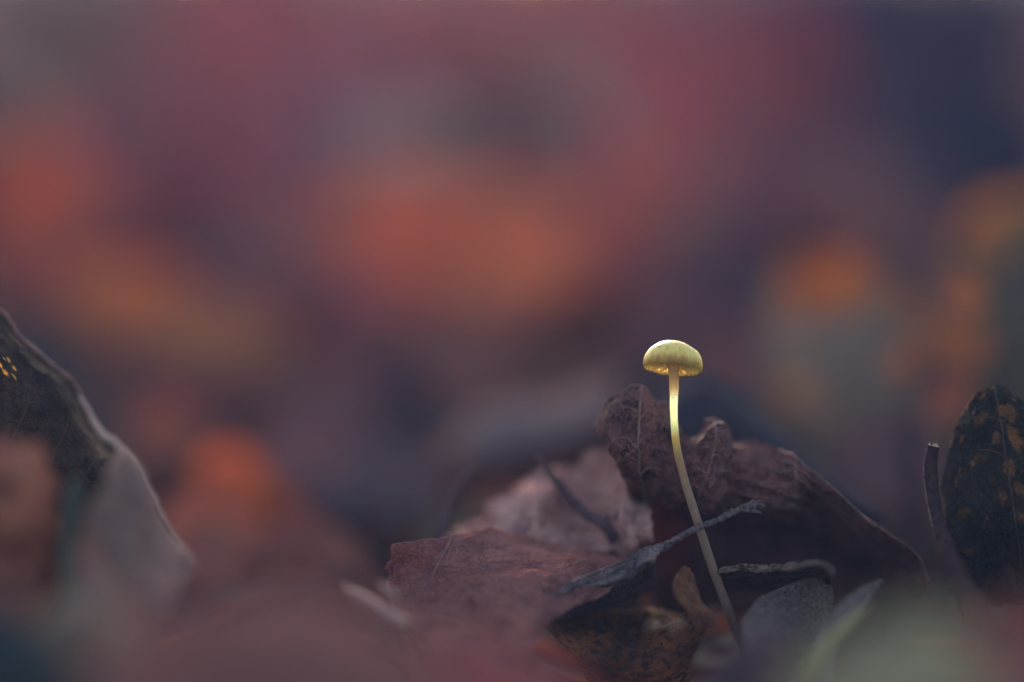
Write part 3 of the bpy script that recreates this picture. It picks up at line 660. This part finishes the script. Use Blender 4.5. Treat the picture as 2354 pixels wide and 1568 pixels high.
# grey torn leaf that the twig runs into
Sheet('grey_torn_leaf', 'grey torn leaf edge running on from the crusty twig', 'leaf', [
 [(1225, 1392, -7), (1300, 1348, -6), (1370, 1316, -5), (1430, 1286, -3), (1480, 1258, -2), (1530, 1246, -2)],
 [(1235, 1400, -5), (1315, 1360, -4), (1385, 1332, -3.5), (1440, 1308, -3), (1480, 1284, -3), (1520, 1266, -3)],
 [(1245, 1408, -3), (1328, 1370, -3), (1400, 1346, -3), (1442, 1330, -3), (1476, 1306, -3), (1504, 1290, -3)],
 [(1255, 1450, 10), (1335, 1420, 12), (1405, 1400, 14), (1445, 1390, 16), (1480, 1370, 16), (1506, 1350, 16)]],
 M_GREY, 50, 90, wr=.0007, wf=6, fine=.00025, rag=(.06, .0, .03, .0), seed=21)

# orange mottled leaf, a dark hollow with a curled tip
S = Sheet('mottled_orange_leaf', 'dark hollow leaf with mottled orange rim and curled orange tip', 'leaf', [
 [(1215, 1412, 6), (1310, 1402, 12), (1400, 1400, 14), (1480, 1402, 14), (1540, 1408, 10), (1582, 1408, 3)],
 [(1245, 1432, 2), (1325, 1428, 8), (1400, 1420, 10), (1478, 1418, 10), (1545, 1424, 6), (1612, 1416, -3)],
 [(1278, 1462, -1), (1338, 1472, 0), (1400, 1482, 0), (1470, 1482, 0), (1540, 1468, -1), (1628, 1438, -4)],
 [(1310, 1496, -3), (1360, 1514, -3), (1410, 1526, -3), (1470, 1532, -3), (1535, 1522, -3), (1610, 1478, -4)],
 [(1340, 1545, -1), (1380, 1560, -1), (1425, 1575, -1), (1475, 1580, -1), (1535, 1575, -1), (1595, 1530, -2)],
 [(1370, 1640, 8), (1400, 1650, 8), (1440, 1660, 8), (1480, 1660, 8), (1530, 1650, 8), (1580, 1630, 8)]],
 M_ORANGE, 90, 90, wr=.0008, wf=5, fine=.0003, rag=(.03, 0, .02, .02), seed=25)
Sheet('', '', '', [
 [(1566, 1304, -2), (1578, 1302, -1), (1588, 1308, 0)],
 [(1552, 1332, -6), (1574, 1330, -3), (1602, 1346, -1)],
 [(1552, 1366, -8), (1582, 1368, -5), (1616, 1382, -3)],
 [(1578, 1398, -9), (1604, 1400, -7), (1640, 1412, -6)],
 [(1590, 1440, -7), (1616, 1440, -7), (1648, 1442, -7)]], M_TIP, 50, 36, wr=.0004, wf=4, rag=(.0, 0, .04, .04), seed=26, part='curled_tip', root=S.root)

# ragged pale strip
Sheet('torn_leaf_strip', 'ragged pale torn leaf strip in the dark hollow beside the stem', 'leaf', [
 [(1650, 1316, 2), (1700, 1302, 0), (1760, 1300, 0), (1800, 1297, -2), (1840, 1288, -5), (1880, 1284, -7), (1906, 1294, -7), (1924, 1318, -6)],
 [(1650, 1318, 0), (1702, 1305, -1), (1762, 1306, -2), (1802, 1304, -4), (1842, 1297, -6), (1880, 1294, -8), (1903, 1302, -8), (1918, 1322, -7)],
 [(1652, 1320, 1), (1706, 1310, 0), (1765, 1318, -1), (1806, 1318, -3), (1846, 1310, -5), (1880, 1304, -7), (1898, 1314, -7), (1912, 1328, -6)],
 [(1655, 1360, 14), (1708, 1360, 14), (1765, 1360, 14), (1806, 1360, 12), (1846, 1360, 12), (1880, 1360, 10), (1898, 1360, 10), (1910, 1362, 10)]],
 M_STRIP, 40, 100, wr=.0006, wf=7, rag=(.16, .0, .02, .02), ragf=34, seed=28)

# grainy leaf piece
S = Sheet('grainy_leaf_piece', 'grainy grey brown broken leaf piece standing by the stem base', 'leaf', [
 [(1700, 1425, -9), (1735, 1382, -5), (1772, 1360, -1), (1838, 1332, 0), (1880, 1326, 0), (1904, 1322, 1)],
 [(1705, 1440, -12), (1748, 1404, -7), (1790, 1384, -3), (1848, 1362, 0), (1888, 1352, 0), (1914, 1348, 1)],
 [(1715, 1475, -17), (1765, 1445, -11), (1810, 1420, -6), (1858, 1398, -2), (1892, 1386, 0), (1919, 1378, 1)],
 [(1730, 1520, -24), (1785, 1490, -17), (1835, 1462, -10), (1866, 1440, -4), (1892, 1424, -1), (1911, 1412, 0)],
 [(1750, 1600, -32), (1800, 1560, -24), (1845, 1520, -15), (1868, 1485, -8), (1885, 1464, -4), (1896, 1450, -2)]],
 M_GRAIN, 70, 80, wr=.0004, wf=5, rag=(.03, 0, 0, .02), seed=30)
S.vein('vein', [(.0, .3), (.3, .34), (.6, .3)], .0002, .00012, M_VEIN)

# blades at the right front
Sheet('pointed_leaf', 'grey green pointed leaf blade leaning beside the grainy leaf piece', 'leaf', [
 [(2032, 1335, -8), (2022, 1342, -8), (2012, 1352, -9)], [(1990, 1348, -10), (1992, 1368, -10), (1990, 1390, -11)],
 [(1935, 1385, -14), (1950, 1412, -14), (1955, 1440, -15)], [(1890, 1440, -18), (1910, 1465, -18), (1920, 1490, -19)], [(1850, 1540, -24), (1880, 1560, -24), (1900, 1580, -25)]],
 M_GREY, 30, 16, wr=.0003, wf=3, seed=33)
Sheet('grass_blade', 'blurred yellow green grass blade rising at the front', 'grass', [
 [(2000, 1390, -30), (1992, 1398, -30), (1984, 1404, -30)], [(1950, 1420, -33), (1945, 1438, -33), (1936, 1456, -33)],
 [(1895, 1470, -38), (1890, 1495, -38), (1880, 1520, -38)], [(1810, 1560, -46), (1815, 1590, -46), (1815, 1620, -46)], [(1700, 1700, -58), (1720, 1730, -58), (1730, 1760, -58)]],
 M_GRASS, 30, 12, wr=.0001, wf=3, seed=34)
Sheet('pale_green_leaf', 'very blurred pale green leaf filling the front beside the grass blade', 'leaf', [
 [(1780, 1640, -120), (1880, 1520, -123), (2010, 1445, -126), (2120, 1415, -120), (2220, 1460, -118), (2290, 1560, -116)],
 [(1800, 1700, -123), (1900, 1620, -128), (2020, 1570, -130), (2150, 1540, -131), (2280, 1560, -128), (2380, 1610, -125)],
 [(1810, 1800, -128), (1900, 1760, -134), (2020, 1720, -138), (2150, 1700, -138), (2280, 1710, -136), (2380, 1730, -132)],
 [(1850, 2200, -124), (1930, 2200, -128), (2030, 2200, -132), (2150, 2200, -133), (2270, 2200, -132), (2350, 2200, -128)]],
 M_GREEN, 40, 40, wr=.001, wf=3, seed=35)
Sheet('russet_leaf', 'very blurred dull red leaf beside the pale green front leaf', 'leaf', [
 [(2210, 1600, -124), (2270, 1470, -126), (2370, 1410, -128), (2520, 1430, -128)],
 [(2220, 1700, -130), (2280, 1590, -132), (2370, 1540, -134), (2520, 1550, -134)],
 [(2240, 2250, -130), (2300, 2250, -130), (2380, 2250, -130), (2500, 2250, -130)]],
 M_RED, 30, 30, wr=.001, wf=3, seed=36)

# broken stalk at the right
root, P, R, base = twig('broken_stalk', 'thin dark broken stalk with a splintered pale top', [(2147, 1026, 0), (2141, 1055, 0), (2140, 1090, 0), (2146, 1140, -1), (2154, 1185, -3), (2170, 1240, -7), (2196, 1310, -13), (2235, 1380, -20), (2290, 1470, -30)],
     [13, 15, 16, 16, 15, 18, 22, 24, 24], M_BARK, 90, 16, .16, 9, cat='stalk')
e = P[0]
for i in range(9):
    a = i * .7; c = e + np.array((math.cos(a) * 9 * K, math.sin(a) * 8 * K, -2 * K)); h = (4 + 9 * ((i * 37) % 10) / 10) * K
    V = [c + np.array((4 * K, 0, 0)), c + np.array((-3 * K, 3 * K, 0)), c + np.array((-3 * K, -3 * K, 0)), c + np.array((2 * K * math.cos(i), 0, h))]
    link('splinter', mesh('splinter', [v - base for v in V], [(0, 1, 3), (1, 2, 3), (2, 0, 3), (0, 2, 1)], False), M_WOOD, root)
tube('lit_rim_strip', smooth_path(np.array([p + np.array((-r, -.2 * r, 0)) for p, r in zip(P[2:58:8], R[2:58:8])]), 60) - base, np.full(60, 1.6 * K), M_VEIN, root, 6, .6, 4)  # paler strip added down the left side to paint in its lit rim

# dark mottled leaf at the right
S = Sheet('dark_mottled_leaf', 'dark green black leaf mottled with orange, round topped, beside the broken stalk', 'leaf', [
 [(2168, 1130, 10), (2186, 1020, 9), (2206, 962, 8), (2240, 908, 6), (2290, 883, 5), (2330, 898, 5), (2380, 945, 6), (2440, 1010, 8)],
 [(2170, 1170, 6), (2194, 1070, 4), (2220, 1010, 3), (2252, 960, 2), (2294, 935, 2), (2336, 948, 2), (2388, 1000, 3), (2450, 1070, 5)],
 [(2176, 1230, 3), (2206, 1150, 1), (2236, 1110, 0), (2268, 1080, 0), (2304, 1060, 0), (2346, 1070, 0), (2398, 1110, 1), (2460, 1170, 3)],
 [(2190, 1320, 3), (2222, 1270, 1), (2254, 1240, 0), (2286, 1220, 0), (2318, 1210, 0), (2360, 1215, 0), (2410, 1240, 1), (2470, 1280, 3)],
 [(2210, 1440, 8), (2242, 1420, 7), (2272, 1400, 6), (2302, 1390, 6), (2334, 1390, 6), (2374, 1390, 6), (2420, 1400, 7), (2475, 1410, 8)]],
 M_MOTT, 120, 110, wr=.0011, wf=6, fine=.0005, rag=(.02, 0, .015, 0), seed=41,
 spots=[(x, y, rv * .55, ru * 1.1, st) for (x, y, ru, rv, st) in ((2232, 922, .04, .06, .9), (2262, 906, .03, .05, .8), (2285, 893, .03, .04, 1), (2318, 900, .03, .03, .8), (2345, 925, .04, .03, .9), (2312, 942, .07, .08, .9), (2258, 962, .05, .05, .6), (2336, 1012, .06, .09, .9), (2215, 1010, .03, .02, .6), (2290, 1010, .03, .04, .6), (2322, 1075, .04, .07, .8), (2350, 1128, .06, .05, .7), (2306, 1142, .04, .05, .5), (2240, 1060, .03, .03, .5), (2200, 1090, .04, .02, .5), (2350, 1190, .05, .02, .6))])
S.vein('midrib', [(.03, .56), (.3, .58), (.6, .62), (.9, .66)], .00028, .0002, M_LVEIN)
for a, b in ((.2, .3), (.35, .25), (.2, .85), (.4, .9)):
    S.vein('vein', [(a + .14, .59), (a + .06, (.59 + b) / 2), (a, b)], .0002, .00012, M_LVEIN)
twig('blurred_stalk', 'blurred dark grey stalk standing behind the broken stalk', [(2085, 960, 70), (2092, 1060, 66), (2105, 1180, 62), (2120, 1300, 60), (2130, 1420, 60)], [14, 20, 22, 22, 24], M_BARK, seed=6, cat='stalk')

# big leaf at the left, golden worn spots, rolled edge whose pale tone paints in the backlight
S = Sheet('left_leaf', 'big dark wrinkled leaf with golden worn spots and a rolled edge painted as backlit', 'leaf', [
 [(-130, 555, 12), (-22, 684, 10), (58, 784, 10), (166, 884, 12), (226, 990, 15), (284, 1050, 18), (338, 1145, 20), (425, 1278, 22)],
 [(-140, 590, 6), (-45, 715, 5), (36, 810, 4), (130, 912, 4), (186, 1010, 4), (236, 1080, 5), (284, 1175, 6), (366, 1300, 8)],
 [(-180, 660, 2), (-95, 780, 1), (-5, 870, 0), (78, 975, 0), (130, 1060, 1), (172, 1140, 2), (210, 1235, 4), (280, 1345, 6)],
 [(-250, 760, 1), (-175, 870, 0), (-85, 960, -1), (0, 1065, -1), (50, 1145, 0), (90, 1225, 2), (130, 1320, 4), (190, 1410, 6)],
 [(-330, 900, 3), (-250, 1000, 2), (-170, 1090, 1), (-80, 1180, 1), (-20, 1260, 2), (20, 1330, 4), (60, 1410, 6), (110, 1490, 8)]],
 M_LEFT, 150, 170, wr=.0005, wf=6, fine=.00022, ribs=[(3, 9, .00012, 0)], seed=44,
 spots=[(20, 826, .010, .008, 1), (36, 848, .012, .008, 1), (12, 856, .009, .007, 1), (30, 864, .009, .009, 1), (3, 842, .008, .008, 1), (8, 822, .005, .006, .8)])
for a, b in ((.25, .18), (.38, .36), (.5, .52), (.62, .68)):
    S.vein('side_vein', [(.98, b + .10), (.7, b + .06), (.4, b + .01), (.1, b - .06)], .0003, .00012, M_LVEIN)
S.vein('thin_edge', [(.01, .1), (.008, .2), (.008, .3), (.006, .40), (.005, .46)], [.00022, .0003, .00035, .0004, .0004], 0, M_VEIN, .3, 90, rough=.5)
S.vein('rolled_edge', [(.006, .44), (.004, .50), (.004, .58), (.004, .7), (.004, .8), (.01, .98)], [.0003, .00055, .0007, .0008, .0008, .0003], 0, M_BACKLIT_EDGE, .2, 110, rough=.25)
Sheet('pale_grey_leaf', 'blurred pale grey leaf folded under the rolled edge of the big dark leaf', 'leaf', [
 [(258, 1052, -22), (302, 1040, -20), (346, 1115, -20), (392, 1205, -20), (446, 1300, -20)],
 [(236, 1110, -34), (274, 1125, -32), (318, 1190, -32), (362, 1268, -32), (418, 1345, -32)],
 [(195, 1190, -46), (232, 1220, -46), (272, 1285, -46), (320, 1350, -46), (380, 1410, -46)],
 [(170, 1290, -44), (196, 1320, -46), (240, 1370, -48), (290, 1420, -48), (350, 1470, -46)],
 [(160, 1560, -60), (186, 1570, -60), (226, 1580, -60), (270, 1590, -60), (330, 1600, -58)]],
 leaf_mat('folded_pale_leaf', (.13, .082, .072), (.25, .168, .148), (.085, .054, .05), .3, (.5, .36, .32), 80, 300, 500, .1, .95, .5, spec=.0), 50, 40, wr=.0011, wf=5, ribs=[(0, 2.2, .0005, 0)], seed=47)

# blurred things low at the left front
Sheet('russet_leaf', 'blurred russet brown leaf with rounded edge in front of the big dark leaf', 'leaf', [
 [(-120, 1060, -34), (-40, 1000, -36), (40, 1010, -38), (95, 1050, -36), (124, 1100, -32)],
 [(-120, 1130, -38), (-40, 1090, -42), (40, 1100, -44), (98, 1130, -40), (128, 1160, -34)],
 [(-120, 1230, -40), (-40, 1210, -43), (40, 1210, -44), (96, 1220, -41), (124, 1240, -35)],
 [(-120, 1330, -40), (-40, 1320, -43), (30, 1320, -43), (80, 1320, -40), (112, 1325, -36)],
 [(-120, 1600, -50), (-40, 1600, -50), (10, 1600, -50), (50, 1600, -50), (80, 1600, -50)]],
 M_REDF, 50, 50, wr=.0022, wf=4, seed=51)
twig('green_stalk', 'blurred pale green stalk beside the russet leaf', [(176, 1100, -34), (168, 1140, -36), (160, 1195, -38), (154, 1260, -40), (158, 1400, -44), (170, 1560, -50)], [5, 12, 15, 15, 13, 11], M_SAGE, seed=8, cat='stalk')
Sheet('grey_green_leaf', 'very blurred grey green leaf low at the front below the russet leaf', 'leaf', [
 [(60, 1460, -70), (130, 1380, -72), (210, 1350, -74), (290, 1400, -72), (330, 1460, -70)],
 [(60, 1540, -76), (130, 1480, -80), (210, 1460, -82), (290, 1490, -80), (340, 1540, -76)],
 [(70, 1800, -80), (130, 1800, -82), (210, 1800, -84), (290, 1800, -82), (330, 1800, -80)]],
 M_GGREY, 30, 30, wr=.0015, wf=3, seed=53)
Sheet('teal_leaf', 'very blurred dark teal leaf at the front corner', 'leaf', [
 [(-150, 1400, -92), (-40, 1380, -95), (60, 1420, -96), (170, 1500, -95), (260, 1600, -92)],
 [(-150, 1560, -98), (-40, 1550, -102), (60, 1570, -103), (170, 1620, -101), (260, 1680, -98)],
 [(-150, 1950, -98), (-40, 1950, -100), (60, 1950, -100), (160, 1950, -100), (240, 1950, -98)]],
 M_TEAL, 30, 30, wr=.0015, wf=3, seed=54)
Sheet('brown_front_leaf', 'very blurred broad mauve brown leaf lying across the front', 'leaf', [
 [(170, 1600, -122), (300, 1420, -126), (500, 1350, -130), (700, 1330, -130), (870, 1400, -126), (1010, 1540, -122)],
 [(210, 1720, -130), (340, 1580, -136), (510, 1480, -140), (700, 1470, -140), (870, 1520, -136), (1010, 1640, -130)],
 [(240, 2200, -134), (370, 2200, -138), (520, 2200, -140), (700, 2200, -140), (860, 2200, -138), (990, 2200, -134)]],
 M_BROWNF, 40, 50, wr=.002, wf=4, seed=56)
Sheet('red_front_leaf', 'very blurred plum red leaf rising at the front below the squared leaf', 'leaf', [
 [(860, 1640, -96), (950, 1560, -100), (1060, 1500, -102), (1170, 1490, -102), (1280, 1540, -100), (1370, 1620, -96)],
 [(860, 1720, -100), (950, 1660, -106), (1060, 1620, -108), (1170, 1610, -108), (1280, 1650, -106), (1370, 1700, -100)],
 [(880, 2050, -104), (960, 2050, -106), (1060, 2050, -108), (1170, 2050, -108), (1270, 2050, -106), (1350, 2050, -104)]],
 leaf_mat('plum_red_leaf', (.26, .075, .062), (.35, .105, .085), (.20, .06, .052), .1, (.45, .12, .08), 60, 220, 400, .1, .95, .5, spec=.0), 40, 50, wr=.0015, wf=3, seed=57)

Sheet('plum_front_leaf', 'blurred dark plum leaf hiding the foot of the mushroom stem', 'leaf', [
 [(1560, 1640, -56), (1620, 1530, -60), (1700, 1470, -62), (1780, 1480, -62), (1850, 1560, -58)],
 [(1560, 1700, -62), (1620, 1610, -66), (1700, 1560, -68), (1780, 1570, -68), (1850, 1640, -64)],
 [(1570, 1900, -68), (1630, 1900, -70), (1700, 1900, -72), (1780, 1900, -72), (1840, 1900, -70)]],
 leaf_mat('plum_front_leaf', (.055, .030, .034), (.09, .050, .052), (.04, .024, .028), .05, (.2, .08, .06), 60, 200, 400, .1, 1.0, .4, spec=.0), 30, 40, wr=.0015, wf=4, seed=58)

# ------------------------------------------------------------------ blurred leaves not far behind
Sheet('grey_green_leaf', 'blurred pale grey green leaf with orange decay spots behind the mushroom', 'leaf', [
 [(1770, 690, 170), (1820, 590, 170), (1890, 535, 170), (1960, 560, 170), (2040, 630, 170), (2120, 730, 170)],
 [(1730, 760, 160), (1810, 690, 158), (1900, 640, 156), (1985, 670, 156), (2070, 725, 158), (2130, 800, 160)],
 [(1725, 840, 152), (1810, 810, 148), (1910, 790, 146), (1995, 800, 146), (2075, 830, 148), (2120, 880, 150)],
 [(1760, 920, 146), (1830, 930, 142), (1910, 930, 140), (1990, 930, 140), (2060, 935, 142), (2100, 950, 144)],
 [(1830, 1110, 142), (1870, 1120, 140), (1920, 1130, 140), (1980, 1130, 140), (2030, 1120, 140), (2060, 1110, 142)]],
 M_GGREY, 80, 80, wr=.0045, wf=4, rag=(.30, 0, .25, .25), ragf=5, seed=61,
 spots=[(1900, 600, .20, .22, .72), (1850, 660, .12, .13, .6), (1950, 640, .09, .10, .6), (2060, 650, .10, .10, .7), (2105, 745, .12, .08, .8), (1830, 905, .07, .10, .5), (1990, 590, .10, .12, .7)])
Sheet('yellow_rimmed_leaf', 'blurred dark green leaf with yellow orange rim behind the dark mottled leaf', 'leaf', [
 [(2180, 640, 174), (2200, 540, 172), (2250, 460, 170), (2320, 430, 170), (2420, 440, 172), (2520, 500, 174)],
 [(2180, 720, 166), (2220, 650, 162), (2270, 600, 160), (2330, 580, 160), (2420, 590, 162), (2520, 630, 166)],
 [(2180, 850, 158), (2230, 810, 154), (2280, 780, 152), (2340, 770, 152), (2420, 780, 154), (2520, 800, 158)],
 [(2200, 1150, 158), (2240, 1150, 156), (2290, 1150, 154), (2340, 1150, 154), (2420, 1150, 156), (2500, 1150, 158)]],
 leaf_mat('yellow_rimmed_leaf', (.052, .040, .032), (.095, .070, .048), (.26, .14, .05), .15, (.15, .12, .05), 60, 150, 300, .1, .95, .4, spotc=(.44, .23, .07), spottrans=True, spec=.0, thr=(.54, .70)),
 70, 70, wr=.004, wf=4, rag=(.12, 0, .10, 0), ragf=7, seed=63, spots=[(.05, .42, .13, .3, .9), (.3, .08, .14, .12, .9), (.08, .8, .1, .2, .7), (.62, .06, .1, .1, .7)])
for (cx, cy, ww, hh, c, rot, what) in ((2158, 780, 80, 100, (122, 90, 66), 15, 'small golden brown leaf wedged beside the orange spotted leaf'),
                                 (2222, 680, 90, 100, (130, 98, 66), -10, 'small golden leaf in front of the yellow rimmed leaf'),
                                 (2185, 925, 100, 150, (116, 82, 72), -25, 'small dusty orange leaf above the broken stalk')):
    o = facing_leaf(cx, cy, ww, hh, c, 60, rot, 0, dmm=98); o['label'] = what
    del o['group']
for i, (cx, cy, ww, hh, dm) in enumerate(((1985, 650, 90, 80, 112), (2085, 705, 80, 90, 116), (1845, 690, 80, 90, 112), (2245, 800, 90, 110, 112), (2300, 570, 110, 90, 128), (2080, 820, 70, 80, 104), (1930, 700, 70, 70, 108))):
    o = facing_leaf(cx, cy, ww, hh, ((124, 94, 64), (112, 92, 66), (132, 92, 62))[i % 3], 58, (i * 47) % 60 - 30, (i * 3) % 8, dmm=dm)
    o['label'] = 'small blurred amber leaf scrap among the orange spotted and yellow rimmed leaves'; o['group'] = 'amber leaf scraps'
# bright pale scraps added far back to make soft blur discs of light
for (cx, cy, dm, what) in ((800, 225, 640, 'tiny pale leaf scrap added for a light disc high on the litter slope'), (855, 690, 330, 'tiny pale leaf scrap added for a light disc halfway up the litter slope'), (1150, 960, 150, 'tiny pale leaf scrap added for a light disc beside the slanted mauve leaf')):
    o = facing_leaf(cx, cy, 95 if dm > 200 else 50, 80 if dm > 200 else 40, (235, 205, 215), 55, 20, 0, dmm=dm); o['label'] = what; del o['group']
Sheet('orange_leaf', 'blurred bright orange leaf lying slanted behind the big dark leaf', 'leaf', [
 [(440, 1065, 130), (510, 1030, 132), (590, 1052, 130), (660, 1112, 126), (708, 1172, 122)],
 [(450, 1085, 118), (525, 1070, 118), (600, 1095, 116), (668, 1145, 114), (722, 1190, 112)],
 [(470, 1130, 112), (535, 1135, 110), (605, 1160, 108), (660, 1185, 108), (705, 1210, 110)]],
 leaf_mat('orange_leaf', (.38, .066, .014), (.54, .090, .018), (.26, .05, .018), .1, (.6, .14, .03), 60, 160, 300, .1, .95, .4, spec=.0), 40, 50, wr=.0015, wf=3, seed=70)
Sheet('mauve_leaf', 'blurred pale mauve narrow leaf lying slanted behind the crumpled mauve leaf', 'leaf', [
 [(1020, 1000, 130), (1120, 940, 128), (1230, 930, 126), (1330, 905, 124), (1420, 860, 122)],
 [(1030, 1030, 118), (1130, 1000, 114), (1230, 985, 112), (1330, 955, 110), (1420, 900, 112)],
 [(1050, 1060, 112), (1140, 1050, 108), (1240, 1030, 106), (1340, 1000, 104), (1420, 950, 106)],
 [(1060, 1110, 120), (1150, 1110, 120), (1250, 1100, 120), (1350, 1080, 120), (1420, 1040, 120)]],
 M_PALEGREY, 40, 50, wr=.002, wf=3, seed=66)

# ------------------------------------------------------------------ thin bluish volume added to lift the dark shadows
def build_haze():
    x0, x1, y0, y1, z0, z1 = -101, 101, -4, 121, -1.1, .32
    V = [(x, y, z) for z in (z0, z1) for (x, y) in ((x0, y0), (x1, y0), (x1, y1), (x0, y1))]
    F = [(3, 2, 1, 0), (4, 5, 6, 7), (0, 1, 5, 4), (1, 2, 6, 5), (2, 3, 7, 6), (3, 0, 4, 7)]
    m, t = newmat('haze'); v = N(t, 'VolumePrincipled'); v.inputs['Color'].default_value = (.26, .46, 1, 1)
    v.inputs['Density'].default_value = .034; v.inputs['Anisotropy'].default_value = 0.0
    o = N(t, 'OutputMaterial'); t.links.new(v.outputs[0], o.inputs['Volume'])
    h = link('haze', mesh('haze', V, F, False), m); h['kind'] = 'stuff'
    tag(h, 'thin bluish volume added over the leaf litter to lift the shadows', 'haze')
build_haze()
